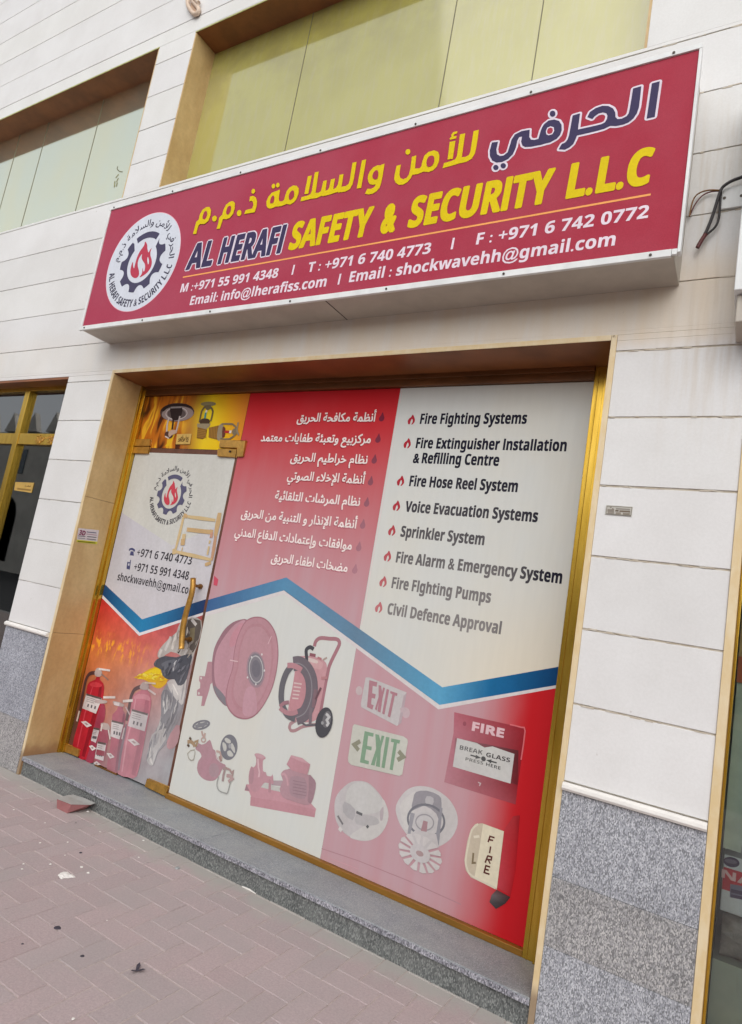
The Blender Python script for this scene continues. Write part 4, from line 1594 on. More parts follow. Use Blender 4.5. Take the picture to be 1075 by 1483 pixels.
p.poly(k([(575, 355), (665, 385), (660, 420), (632, 412), (572, 692), (540, 675), (600, 398), (572, 385)]), ER)
p.poly(k([(120, 775), (740, 930), (790, 965), (796, 1000), (725, 1410), (690, 1430), (80, 1290), (42, 1250), (40, 1200), (100, 800)]), (208, 208, 196))
EG = (134, 168, 138)
p.poly(k([(250, 862), (365, 890), (358, 935), (295, 922), (280, 1048), (340, 1060), (335, 1108), (272, 1092), (250, 1225), (305, 1242), (300, 1285), (190, 1258)]), EG)
p.poly(k([(385, 900), (432, 910), (450, 990), (465, 918), (500, 925), (455, 1085), (442, 1318), (392, 1308), (405, 1180), (375, 1300), (328, 1290), (395, 1085)]), EG)
p.poly(k([(520, 935), (565, 942), (502, 1332), (462, 1322)]), EG)
p.poly(k([(588, 955), (702, 978), (690, 1022), (660, 1015), (605, 1358), (565, 1348), (620, 1005), (582, 998)]), EG)
AG = (150, 150, 128)
p.stroke(k([(195, 990), (118, 1035), (175, 1105)]), .020, AG)
p.stroke(k([(680, 1115), (738, 1185), (665, 1228)]), .020, AG)
p.build('exit_sign_picture', film, M['film_print'])

# smoke detector and sprinkler
k = lambda pts: zm(470, 1110, 5.119, pts)
p = pic()
p.poly(k([(180, 125), (250, 108), (320, 120), (380, 170), (440, 250), (475, 340), (460, 430), (410, 510), (330, 550), (240, 545), (150, 495), (90, 410), (75, 300), (95, 210)]), (202, 196, 196), sm=3)
p.poly(k([(430, 240), (475, 340), (462, 430), (410, 510), (330, 550), (240, 545), (190, 515), (300, 440), (400, 400)]), (210, 206, 202), sm=3)
p.poly(k([(160, 215), (200, 140), (280, 115), (350, 150), (400, 210), (430, 270), (410, 330), (350, 350), (270, 350), (180, 300)]), (208, 206, 203), sm=3)
p.poly(k([(150, 260), (230, 320), (210, 400), (140, 340)]), (186, 182, 184), sm=2)
p.poly(k([(235, 360), (370, 370), (410, 420), (340, 440), (240, 430)]), (190, 186, 186), sm=2)
p.poly(k([(415, 330), (440, 300), (435, 390), (415, 400)]), (190, 176, 180), sm=2)
p.stroke(k([(238, 338), (282, 358)]), .012, (112, 112, 114))
p.stroke(k([(316, 438), (326, 455)]), .014, (108, 108, 110))
p.stroke(k([(100, 365), (138, 430)]), .010, (136, 132, 134))
p.stroke(k([(110, 455), (130, 478)]), .018, (220, 214, 212))
p.build('smoke_detector_picture', film, M['film_print'])
p = pic()
p.poly(k([(600, 185), (680, 148), (770, 152), (850, 185), (930, 250), (980, 340), (988, 430), (950, 520), (880, 580), (800, 600), (690, 570), (600, 490), (545, 390), (532, 290)]), (208, 203, 202), sm=3)
p.poly(k([(560, 300), (620, 220), (700, 190), (640, 420), (600, 470)]), (214, 210, 206), sm=2)
p.poly(k([(680, 190), (760, 180), (850, 215), (870, 270), (860, 420), (830, 350), (740, 290), (650, 330), (660, 240)]), (158, 154, 160), sm=2)
p.poly(k([(760, 220), (810, 235), (800, 290), (750, 270)]), (190, 186, 188), sm=2)
p.stroke(k(ellipse((755, 400), (135, 20), (-10, 115), 30)), .010, (126, 126, 134), True)
p.poly(k(ellipse((745, 415), (88, 10), (-6, 78), 24)), (204, 200, 200))
p.stroke(k(ellipse((745, 415), (66, 8), (-4, 58), 24)), .006, (164, 160, 164), True)
p.poly(k([(735, 400), (768, 410), (755, 525), (708, 510)]), (176, 136, 142))
p.poly(k([(640, 340), (672, 350), (640, 500), (618, 500)]), (162, 160, 166))
p.poly(k([(860, 300), (878, 310), (850, 585), (818, 580)]), (158, 156, 164))
p.poly(k([(620, 520), (680, 470), (830, 500), (850, 600), (700, 640)]), (204, 198, 198))
rr = random.Random(5)
c = (712, 645)
for i in range(14):
    a0, a1 = 360 / 14 * i + 3, 360 / 14 * (i + 1) - 3
    e = lambda a, q: (c[0] + q * (158 * math.cos(R(a)) + 20 * math.sin(R(a))), c[1] + q * (30 * math.cos(R(a)) + 145 * math.sin(R(a))))
    p.poly(k([e(a0 + 6, .42), e(a0, .98), e((a0 + a1) / 2, 1.02), e(a1, .98), e(a1 - 6, .42)]), (213, 207, 205))
p.poly(k(ellipse(c, (75, 14), (10, 70), 22)), (206, 200, 200))
p.poly(k(ellipse((710, 645), (28, 5), (4, 22), 16)), (178, 150, 150))
p.build('sprinkler_picture', film, M['film_print'])

# break-glass call point and sounder
k = lambda pts: zm(630, 1020, 4.785, pts)
p = pic()
p.poly(k([(135, 55), (620, 165), (628, 190), (575, 560), (560, 695), (65, 540), (130, 200)]), None, [(178, 104, 116), (150, 34, 44), (150, 30, 40), (140, 32, 42), (160, 60, 70), (182, 130, 140), (180, 116, 128)])
p.poly(k([(140, 235), (580, 320), (575, 560), (525, 545), (130, 430)]), None, [(150, 104, 112), (96, 40, 44), (112, 30, 38), (110, 64, 68), (176, 128, 138)])
p.poly(k([(155, 235), (290, 268), (345, 300), (400, 292), (552, 345), (525, 550), (125, 432)]), None, [(196, 196, 194), (186, 186, 184), (206, 206, 202), (206, 206, 202), (200, 200, 198), (206, 206, 204), (196, 194, 192)])
p.stroke(k([(520, 140), (600, 160), (626, 185), (598, 385)]), .006, (214, 110, 116), sm=2)
p.ell(k([(207, 135)])[0], (2.6, 0), (0, 3.4), (150, 84, 96), 12)
fire = zm(630, 1020, 4.785, [(258, 180), (475, 232)])
def sheared(pr, body, a, b, capx, col, r):
    """lettering along a printed slant: from point a to b with capital height capx"""
    A, B = at(*a, FP), at(*b, FP)
    sl = (B[1] - A[1]) / (B[0] - A[0])
    def bend(u, v):
        return (u, v + (u - A[0]) * sl)
    letters(pr, body, A[0], B[0], A[1], capx, col, 0, r, bend=bend)
sheared(p, 'FIRE', fire[0], fire[1], .036, (224, 190, 196), .0022)
q = zm(630, 1020, 4.785, [(172, 312), (330, 350), (355, 362), (520, 404), (212, 388), (335, 420), (355, 425), (455, 455)])
sheared(p, 'BREAK', q[0], q[1], .018, (104, 104, 104), .0)
sheared(p, 'GLASS', q[2], q[3], .018, (70, 66, 68), .0)
sheared(p, 'PRESS', q[4], q[5], .013, (116, 116, 114), .0)
sheared(p, 'HERE', q[6], q[7], .013, (92, 92, 90), .0)
p.ell(k([(338, 378)])[0], (3.4, .6), (0, 3.6), (88, 88, 88), 16)
p.stroke(k([(248, 352), (290, 364)]), .006, (96, 96, 96))
p.poly(k([(285, 350), (322, 372), (282, 378)]), (96, 96, 96))
p.stroke(k([(390, 395), (430, 406)]), .006, (84, 84, 84))
p.poly(k([(395, 382), (358, 386), (390, 410)]), (84, 84, 84))
p.stroke(k([(300, 540), (318, 548), (310, 566)]), .005, (200, 178, 182))
p.build('call_point_picture', film)
p = pic()
p.poly(k([(590, 770), (545, 775), (480, 870), (435, 1270), (525, 1330), (560, 1150)]), None, [(150, 26, 34), (170, 50, 56), (184, 60, 68), (190, 70, 80), (170, 30, 38), (176, 24, 34)])
p.poly(k([(330, 825), (480, 880), (430, 1285), (250, 1200), (215, 1150), (205, 1080), (225, 950), (250, 870), (280, 830)]), (198, 186, 166), sm=0)
p.poly(k([(335, 828), (478, 882), (430, 1275), (275, 1205), (310, 1000)]), (224, 216, 192))
p.stroke(k([(300, 830), (258, 870), (235, 960), (215, 1080), (225, 1140), (260, 1190), (420, 1275)]), .008, (216, 208, 188), sm=3)
p.stroke(k([(268, 1030), (262, 1100), (285, 1098)]), .008, (130, 116, 92))
p.stroke(k([(270, 920), (310, 915)]), .010, (222, 214, 196))
DKR = (96, 52, 48)
for pts in ([(415, 925), (383, 915), (370, 955)], [(378, 938), (405, 944)], [(388, 985), (380, 1032)], [(368, 1050), (350, 1098)], [(366, 1050), (395, 1058), (392, 1078), (358, 1075)], [(372, 1078), (385, 1105)], [(385, 1128), (355, 1118), (343, 1165), (380, 1178)], [(350, 1142), (375, 1150)]):
    p.stroke(k(pts), .0065, DKR)
p.poly(k([(430, 1285), (525, 1335), (490, 1380), (425, 1418), (380, 1370), (395, 1320)]), None, [(100, 60, 62), (70, 40, 42), (64, 52, 54), (62, 58, 60), (80, 78, 80), (110, 100, 102)])
p.build('sounder_picture', film)
p = pic()
p.poly(zm(220, 730, 6.45, [(583, 668), (622, 705), (611, 765), (577, 757)]), (202, 84, 104))
p.build('unfaded_patch', film)

# ------------------------------------------------------------------ film above the door: flames and sprinklers
tf = thing('transom_poster', (-2.67, .27, 2.15), 'orange flame film with sprinkler heads on the glass above the door', 'poster')
TP = FP
p = Print(TP, 0)
TX0, TX1, TZ0, TZ1 = -3.145, -2.1985, 2.151, 2.518
Yl, Or, Bn = (226, 176, 20), (212, 130, 28), (92, 44, 18)
p.grid(TX0, TX1, TZ0, TZ1, [[(96, 50, 20), (120, 62, 20), (84, 40, 20), (150, 96, 30), (222, 186, 20), (222, 150, 24), (204, 112, 34)],
                            [(120, 66, 18), (170, 100, 24), (130, 70, 24), (190, 140, 40), (232, 206, 30), (222, 164, 22), (206, 120, 38)],
                            [(130, 74, 20), (190, 120, 24), (100, 50, 26), (170, 110, 50), (228, 196, 40), (226, 176, 20), (212, 134, 40)],
                            [(120, 70, 24), (190, 120, 26), (110, 52, 30), (150, 80, 40), (226, 190, 30), (228, 186, 20), (220, 150, 36)]])
p.build('flame_background', tf, M['flame_print'])
k = lambda pts: zm(190, 560, 5.972, pts)
p = Print(TP, .0006)
p.poly(k([(365, 420), (385, 400), (330, 515), (290, 518)]), (226, 180, 30))
p.build('flame_tongue', tf)
p = Print(TP, .0022)
p.poly(k(ellipse((400, 222), (148, -6), (4, 80), 30)), (74, 56, 52))
p.poly(k(ellipse((405, 235), (138, -8), (4, 64), 30)), (150, 132, 128))
p.poly(k([(260, 200), (330, 155), (480, 150), (540, 190), (470, 170), (340, 172), (285, 215)]), (44, 30, 30), sm=2)
p.poly(k(ellipse((395, 235), (80, 0), (0, 46), 24)), (96, 82, 80))
p.stroke(k(ellipse((395, 232), (92, -4), (0, 52), 24)), .006, (198, 188, 184), True)
p.poly(k([(345, 170), (440, 170), (440, 240), (405, 290), (360, 285), (345, 240)]), (48, 34, 34), sm=2)
p.stroke(k([(345, 182), (440, 178)]), .012, (150, 140, 138))
p.stroke(k([(332, 265), (315, 330), (310, 410)]), .014, (196, 184, 178), sm=2)
p.stroke(k([(425, 255), (405, 340), (390, 400)]), .014, (186, 172, 166), sm=2)
p.stroke(k([(368, 285), (358, 370)]), .016, (60, 40, 36))
p.poly(k(ellipse((328, 418), (36, 8), (-6, 30), 18)), (84, 56, 48))
p.poly(k([(330, 385), (385, 375), (400, 400), (355, 420), (330, 440)]), (190, 160, 140), sm=2)
p.stroke(k([(298, 430), (330, 448)]), .008, (216, 200, 190))
p.build('ceiling_sprinkler_picture', tf)
p = Print(TP, .0022)
p.poly(k(ellipse((670, 150), (66, -2), (2, 20), 20)), (132, 120, 84))
p.poly(k([(640, 165), (690, 160), (690, 190), (665, 205), (645, 190)]), (110, 98, 70), sm=2)
p.stroke(k([(640, 175), (612, 215), (592, 310)]), .014, (108, 92, 60), sm=2)
p.stroke(k([(690, 180), (710, 215), (690, 300)]), .014, (108, 92, 60), sm=2)
p.stroke(k([(657, 205), (650, 225)]), .016, (224, 220, 206))
p.stroke(k([(648, 225), (640, 275)]), .016, (60, 140, 140))
p.poly(k([(605, 285), (640, 275), (680, 285), (678, 320), (600, 325)]), (76, 56, 40), sm=2)
p.poly(k([(575, 320), (690, 320), (680, 345), (650, 370), (575, 350)]), (152, 138, 110))
p.poly(k([(578, 352), (660, 372), (645, 440), (620, 455), (570, 445)]), (136, 96, 40), sm=0)
for i in range(5):
    p.stroke(k([(576, 372 + 15 * i), (654, 386 + 14 * i)]), .003, (170, 128, 56))
p.build('upright_sprinkler_picture', tf)
p = Print(TP, .0022)
p.poly(k([(675, 355), (760, 335), (750, 460), (672, 440)]), (140, 100, 44))
for i in range(5):
    p.stroke(k([(686 + 14 * i, 352 - 3 * i), (680 + 14 * i, 445 + 3 * i)]), .003, (174, 130, 60))
p.poly(k([(770, 330), (800, 325), (790, 440), (760, 470), (745, 440), (755, 360)]), (150, 136, 112), sm=2)
p.poly(k([(795, 350), (818, 360), (812, 430), (790, 435)]), (104, 56, 44), sm=2)
p.stroke(k([(812, 390), (852, 392)]), .016, (178, 50, 44))
p.stroke(k([(852, 392), (870, 392)]), .018, (226, 218, 208))
p.stroke(k([(785, 325), (880, 325), (915, 365)]), .012, (130, 112, 84), sm=2)
p.stroke(k([(775, 450), (850, 455), (910, 410)]), .012, (130, 112, 84), sm=2)
p.poly(k([(880, 375), (910, 360), (930, 385), (905, 420), (880, 410)]), (128, 112, 88), sm=2)
p.stroke(k([(930, 310), (918, 380), (935, 420)]), .012, (150, 132, 104), sm=2)
p.build('sidewall_sprinkler_picture', tf)

plate = thing('number_plate', (-2.62, .268, 2.20), 'small brass number plate reading SHOP 12 on the flame film above the door', 'plate')
mb = MB()
NP = ('y', .2662)
q = [at(*a, NP) for a in k([(398, 410), (520, 408), (506, 496), (386, 496)])]
mb.prism(q, ('y', .2702), 0.0, .004, lin((196, 160, 84)))
mb.build('plate_body', M['plate_gold'] if 'plate_gold' in M else simple('plate_gold', (206, 168, 88), .4, .3, .1, 20), plate, bevel=.001)
p = Print(NP, .0003)
a, b = at(*k([(406, 476)])[0], NP), at(*k([(492, 474)])[0], NP)
letters(p, 'SHOP 12', a[0], b[0], a[1], .022, (92, 62, 30), 0, .0008)
a, b = at(*k([(428, 446)])[0], NP), at(*k([(496, 444)])[0], NP)
letters(p, 'محل رقم', a[0], b[0], a[1], .020, (92, 62, 30), 0, .0006, ar=True)
p.build('plate_lettering', plate)

# ------------------------------------------------------------------ film on the door
df = thing('door_poster', (-2.68, .27, .125), 'printed film on the glass door with emblem above and fire extinguishers below', 'poster')
p = Print(FP, 0)
X0, X1, Z0, Z1 = -3.144, -2.2145, .1225, 2.1175
p.poly_uv([(X0, Z0), (X1, Z0), (X1, Z1), (X0, Z1)], (204, 203, 196))
p.build('white_field', df)
p = Print(FP, .0003)
dt = on([(149, 843.4), (206, 897), (296.4, 868.5)])
db = on([(145.7, 858.5), (202.6, 916.4), (294.7, 887)])
dw = on([(144.8, 863), (201.8, 921), (294.2, 891)])
g = on([(174, 748), (249, 790), (309, 764)])
p.poly_uv([(X0, cz_at(g, X0) + .03), g[1], (X1, cz_at(g, X1)), (X1, cz_at(dt, X1)), dt[1], (X0, cz_at(dt, X0))], None, [(192, 189, 198), (204, 202, 204), (198, 196, 202), (204, 200, 204), (202, 198, 202), (196, 193, 198)])
p.build('grey_chevron', df)
p = Print(FP, .0003)
p.grid(X0, X1, Z0, 1.22, [[(196, 48, 46), (200, 56, 58), (198, 58, 62), (186, 66, 70), (170, 70, 72)],
                          [(200, 54, 46), (206, 74, 66), (202, 84, 84), (196, 90, 92), (176, 100, 100)],
                          [(204, 80, 50), (210, 100, 78), (206, 104, 94), (196, 110, 108), (160, 128, 130)],
                          [(206, 116, 60), (206, 126, 84), (204, 124, 98), (190, 128, 118), (150, 136, 138)],
                          [(176, 100, 58), (196, 122, 90), (196, 132, 110), (180, 140, 138), (152, 146, 150)],
                          [(118, 70, 46), (180, 112, 90), (184, 136, 128), (172, 146, 148), (156, 152, 156)],
                          [(80, 54, 44), (150, 86, 78), (170, 128, 128), (162, 150, 154), (156, 158, 163)],
                          [(110, 68, 54), (150, 76, 82), (160, 124, 130), (152, 150, 155), (158, 160, 165)]])
p.build('fire_picture', df, M['fire_print'])
p = Print(FP, .0006)
p.poly_uv([(X0, cz_at(dt, X0)), dt[1], (X1, cz_at(dt, X1)), (X1, 1.2205), (X0, 1.2205)], (203, 199, 203))
p.build('grey_field', df)
p = Print(FP, .0009)
p.poly_uv([(X0, cz_at(db, X0)), db[1], (X1, cz_at(db, X1)), (X1, cz_at(dw, X1)), dw[1], (X0, cz_at(dw, X0))], (224, 220, 222))
vx = dt[1][0]
p.poly_uv([(X0, cz_at(dt, X0)), dt[1], db[1], (X0, cz_at(db, X0))], None, [(30, 72, 118), (46, 130, 178), (46, 130, 178), (24, 66, 112)])
p.d -= p.STEP
p.poly_uv([dt[1], (X1, cz_at(dt, X1)), (X1, cz_at(db, X1)), db[1]], None, [(46, 130, 178), (44, 62, 104), (40, 60, 102), (46, 130, 178)])
p.build('zigzag_stripe', df)
emblem(df, FP, -2.700, 1.843, .655, False, (92, 90, 116), (200, 70, 84), (62, 58, 66), (204, 203, 196))
INK = (58, 54, 60)
p = Print(FP, .0009)
letters(p, '+971 6 740 4773', -2.902, -2.394, 1.419, .052, INK, 0, 0)
letters(p, '+971 55 991 4348', -2.899, -2.393, 1.325, .052, INK, 0, 0)
p.build('phone_line', df)
p = Print(FP, .0009)
letters(p, 'shockwavehh@gmail.com', -3.036, -2.318, 1.243, .050, INK, 0, 0)
p.build('email_line', df)
p = Print(FP, .0009)
ICN = (74, 76, 112)
k = lambda pts: zm(0, 480, 2.986, pts)
p.stroke(k([(560, 948), (563, 942), (572, 941), (581, 946), (581, 952)]), .014, ICN, sm=2)
p.poly(k([(562, 968), (566, 950), (578, 952), (580, 970)]), ICN)
p.build('telephone_icon', df)
p = Print(FP, .0009)
p.poly(k([(551, 996), (566, 999), (562, 1030), (548, 1027)]), ICN)
p.poly(k([(555, 1003), (562, 1004), (560, 1014), (553, 1012)]), (190, 190, 200))
p.stroke(k([(564, 1000), (566, 988)]), .008, ICN)
p.build('mobile_icon', df)

# firefighter suit, flame and extinguishers in the door picture
k = lambda pts: zm(100, 940, 5.972, pts)
k0 = lambda pts: zm(0, 830, 2.986, pts)
p = Print(FP, .0012)
p.poly(k([(560, 248), (620, 220), (700, 170), (790, 150), (800, 200), (850, 260), (840, 300), (790, 340), (740, 330), (680, 280), (610, 255)]), (214, 168, 50), sm=2)
p.poly(k([(600, 240), (700, 185), (780, 165), (790, 230), (720, 260)]), (226, 196, 44), sm=2)
rr = random.Random(4)
for _ in range(46):
    t = rr.random()
    x, y = 580 + 260 * t, 245 - 45 * t + rr.uniform(-10, 80 * t + 12)
    w = rr.uniform(.006, .016)
    p.d -= p.STEP * .7
    p.stroke(k([(x, y), (x + rr.uniform(8, 24), y + rr.uniform(-16, 6)), (x + rr.uniform(24, 52), y + rr.uniform(-24, 16))]), [w * .2, w, w * .2], rr.choice([(228, 198, 50), (222, 178, 44), (206, 150, 50), (232, 212, 90)]))
p.build('fire_jet_picture', df)
p = Print(FP, .0012)
SG, SL, SD, SB = (166, 166, 168), (196, 194, 192), (116, 116, 122), (86, 88, 98)
p.poly(k0([(690, 330), (730, 285), (765, 255), (780, 215), (830, 192), (872, 205), (868, 270), (840, 350), (825, 400), (790, 362), (740, 340), (700, 368), (682, 360)]), (176, 172, 168), sm=2)
p.poly(k0([(800, 205), (868, 205), (862, 280), (835, 345), (810, 300), (795, 250)]), (92, 86, 82), sm=2)
p.poly(k0([(822, 240), (845, 235), (840, 300), (822, 300)]), (122, 114, 92))
for a, b, c in (((740, 275), (715, 335), SL), ((765, 262), (745, 330), (206, 202, 196)), ((790, 300), (770, 345), (60, 56, 54)), ((830, 200), (850, 225), SL), ((810, 330), (800, 358), SL), ((700, 330), (690, 362), (206, 202, 198))):
    p.stroke(k0([a, b]), .020, c)
p.poly(k([(870, 690), (960, 660), (945, 800), (900, 860), (850, 850)]), (186, 138, 144), sm=2)
p.poly(k([(830, 330), (880, 300), (960, 420), (1000, 400), (985, 500), (940, 640), (880, 730), (840, 820), (770, 900), (730, 1010), (672, 965), (690, 860), (718, 760), (785, 640), (808, 480), (800, 400)]), (146, 146, 151), sm=2)
p.poly(k([(800, 400), (850, 350), (930, 440), (950, 500), (900, 640), (820, 700), (770, 700), (800, 600)]), (124, 124, 130), sm=2)
p.poly(k([(720, 740), (790, 700), (850, 690), (840, 780), (770, 880), (745, 960), (720, 1010), (675, 965), (695, 850)]), (182, 181, 181), sm=2)
p.poly(k([(850, 290), (920, 258), (1000, 285), (1022, 262), (992, 472), (955, 462), (900, 395)]), (196, 194, 193), sm=2)
arm2 = k([(738, 122), (770, 86), (840, 60), (930, 72), (1062, 40), (1055, 120), (1030, 220), (1000, 300), (945, 315), (915, 262), (855, 262), (810, 225), (800, 180), (745, 150)])
p.poly(arm2, (80, 83, 92), sm=2)
p.poly(k([(800, 130), (900, 90), (960, 110), (940, 180), (860, 200)]), (100, 103, 112), sm=2)
for pts, w, c in (([(935, 100), (910, 140), (905, 190)], .014, (190, 192, 196)), ([(985, 230), (960, 290)], .012, (116, 120, 130)), ([(820, 440), (830, 560)], .016, (196, 195, 194)), ([(870, 420), (850, 520), (815, 560)], .012, (180, 180, 182)),
                  ([(730, 800), (700, 900), (720, 970)], .016, (206, 205, 203)), ([(780, 730), (750, 830)], .016, (160, 160, 163)), ([(700, 940), (730, 1000)], .014, (212, 210, 208)), ([(900, 300), (950, 400)], .010, (222, 220, 217)), ([(1000, 300), (975, 440)], .010, (160, 160, 162)), ([(930, 520), (880, 640), (820, 760)], .014, (112, 112, 118))):
    m_ = len(smooth_pts(pts, 3, False))
    p.stroke(k(pts), [w * (.25 + .8 * math.sin(math.pi * (i + .5) / m_)) for i in range(m_)], c, sm=3)
rr = random.Random(21)
suit = smooth_pts(k([(800, 400), (880, 330), (960, 430), (980, 480), (930, 640), (880, 730), (840, 810), (770, 890), (725, 1000), (675, 960), (695, 850), (720, 760), (790, 640), (808, 480)]), 2)
def inside(q, poly):
    c = False
    for i in range(len(poly)):
        a, b = poly[i - 1], poly[i]
        if (a[1] > q[1]) != (b[1] > q[1]) and q[0] < (b[0] - a[0]) * (q[1] - a[1]) / (b[1] - a[1]) + a[0]:
            c = not c
    return c
body2 = k0([(690, 330), (730, 285), (765, 255), (780, 215), (830, 192), (868, 270), (825, 400), (790, 362), (740, 340), (700, 368)])
for poly, cols, n_, dx, dy in ((suit, ((186, 185, 184), (128, 128, 134), (170, 170, 173), (150, 150, 155)), 26, -7, 22), (body2, ((194, 190, 184), (156, 150, 144), (184, 180, 175), (138, 132, 128)), 16, -6, 14), (arm2, ((74, 76, 86), (98, 100, 110), (112, 114, 124)), 14, -6, 12)):
    xs_, ys_ = [q[0] for q in poly], [q[1] for q in poly]
    for _ in range(n_ * 4):
        q = (rr.uniform(min(xs_), max(xs_)), rr.uniform(min(ys_), max(ys_)))
        e = (q[0] + dx * rr.uniform(.1, 1) + rr.uniform(-2, 2), q[1] + dy * rr.uniform(.3, 1))
        if inside(q, poly) and inside(e, poly):
            m_ = ((q[0] + e[0]) / 2 + rr.uniform(-1.2, 1.2), (q[1] + e[1]) / 2)
            w = rr.uniform(.006, .018)
            p.d -= p.STEP * .7
            p.stroke([q, m_, e], [w * .2, w, w * .2], rr.choice(cols))
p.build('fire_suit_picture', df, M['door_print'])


def ext(body, hi, label, hose, head, lever, col, col2, hicol, lab, dia=None, shade=()):
    p = Print(FP, .0024)
    if hose:
        p.stroke(k(hose), .024, (84, 54, 54) if col[0] > 170 else (118, 92, 96), sm=3)
    p.poly(k(body), col, sm=2)
    for q, w, c in shade:
        p.stroke(k(q), [w * .5, w, w, w * .8], c)
    if hi:
        p.poly(k(hi), hicol, sm=2)
    if label:
        p.poly(k(label), lab)
        a, b, c, d = label
        L = lambda s, t: (a[0] + (b[0] - a[0]) * s + (d[0] - a[0]) * t, a[1] + (b[1] - a[1]) * s + (d[1] - a[1]) * t)
        p.stroke(k([L(.02, .05), L(.98, .05)]), .012, (92, 78, 76))
        for t in (.22, .34, .46):
            p.stroke(k([L(.12, t), L(.62, t)]), .004, (150, 144, 144))
        for s in (.30, .52, .74):
            p.stroke(k([L(s, .62), L(s, .82)]), .014, (92, 88, 92))
    p.poly(k(head), (176, 160, 156), sm=2)
    for q, w, c in lever:
        p.stroke(k(q), w, c)
    if dia:
        p.poly(k(dia), (214, 206, 206))
        c0 = [sum(q[0] for q in dia) / 4, sum(q[1] for q in dia) / 4]
        p.poly(k([(c0[0] + (q[0] - c0[0]) * .4, c0[1] + (q[1] - c0[1]) * .4) for q in dia]), (160, 140, 140))
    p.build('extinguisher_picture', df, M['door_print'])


WL = (214, 206, 202)
ext([(35, 830), (70, 690), (105, 560), (150, 390), (160, 320), (185, 282), (230, 265), (242, 235), (268, 238), (270, 266), (300, 298), (307, 350), (292, 440), (250, 560), (215, 690), (190, 800), (150, 955), (70, 928)],
    [(185, 300), (235, 285), (290, 310), (270, 330), (200, 325)], [(152, 385), (290, 425), (236, 560), (118, 512)],
    [(228, 205), (180, 215), (150, 265), (132, 340), (115, 430), (98, 540)], [(225, 205), (245, 165), (275, 170), (292, 215), (270, 240), (235, 235)],
    [([(262, 172), (360, 186)], .012, WL), ([(285, 215), (345, 268)], .008, (140, 120, 110)), ([(95, 535), (72, 625)], .014, (196, 180, 170))],
    (178, 34, 48), None, (200, 60, 70), (206, 198, 198), [(108, 628), (150, 622), (203, 662), (160, 678)],
    [([(278, 320), (262, 440), (205, 640), (125, 930)], .040, (138, 22, 36)), ([(215, 300), (180, 420), (140, 560), (75, 850)], .012, (204, 66, 80))])
ext([(425, 1080), (440, 960), (480, 740), (520, 600), (550, 430), (575, 385), (640, 350), (665, 340), (700, 385), (716, 450), (700, 560), (670, 720), (640, 880), (590, 1100), (520, 1110)],
    [(560, 430), (600, 390), (690, 400), (705, 450), (640, 430)], [(548, 520), (690, 560), (658, 712), (512, 665)],
    [(625, 325), (570, 350), (540, 410), (525, 490), (500, 620)], [(615, 330), (645, 285), (690, 300), (690, 350), (640, 352)],
    [([(660, 290), (755, 300)], .010, (206, 190, 170)), ([(690, 350), (755, 395)], .012, (200, 186, 184)), ([(485, 680), (462, 780)], .012, (200, 190, 190))],
    (188, 108, 124), None, (200, 132, 144), (206, 202, 204), [(510, 784), (562, 776), (620, 824), (572, 838)],
    [([(682, 400), (668, 560), (630, 780), (560, 1090)], .045, (170, 92, 110)), ([(585, 410), (550, 600), (500, 800), (462, 1060)], .014, (206, 142, 154)), ([(500, 650), (480, 760), (450, 900), (432, 1050)], .022, (128, 104, 116))])
ext([(330, 1060), (350, 900), (370, 760), (375, 600), (385, 560), (415, 530), (430, 495), (465, 495), (470, 530), (490, 560), (488, 640), (470, 760), (440, 900), (420, 1070)],
    None, [(372, 615), (478, 640), (440, 782), (360, 755)], None, [(385, 450), (440, 460), (480, 480), (470, 500), (410, 488), (390, 478)],
    [([(470, 452), (556, 445)], .016, WL), ([(395, 470), (440, 480)], .02, (210, 200, 200)), ([(495, 500), (530, 570)], .010, (196, 176, 176))],
    (172, 96, 112), None, (190, 120, 130), (206, 200, 202), [(330, 900), (365, 900), (400, 935), (360, 948)],
    [([(478, 560), (468, 680), (440, 860), (410, 1060)], .030, (140, 74, 92))])
ext([(135, 950), (170, 830), (205, 700), (235, 590), (265, 520), (280, 470), (305, 468), (318, 520), (312, 600), (280, 680), (250, 780), (210, 985)],
    None, [(215, 680), (270, 690), (235, 812), (188, 790)], None, [(225, 450), (290, 440), (335, 450), (320, 470), (250, 470)],
    [([(300, 418), (405, 418)], .014, WL), ([(230, 455), (290, 448)], .018, (176, 160, 160))],
    (152, 58, 78), None, None, (200, 192, 194), [(175, 838), (205, 832), (240, 862), (205, 880)])
ext([(228, 960), (240, 830), (265, 730), (285, 690), (310, 650), (340, 660), (352, 720), (335, 820), (300, 970)],
    None, [(250, 800), (325, 815), (300, 968), (225, 945)], None, [(280, 640), (340, 645), (360, 690), (340, 700), (290, 690)],
    [([(290, 650), (280, 710)], .014, WL), ([(345, 700), (360, 780)], .012, WL), ([(240, 890), (310, 905)], .030, (150, 70, 84))],
    (160, 84, 100), None, None, (206, 200, 202), [(215, 985), (245, 970), (280, 1000), (235, 1005)])

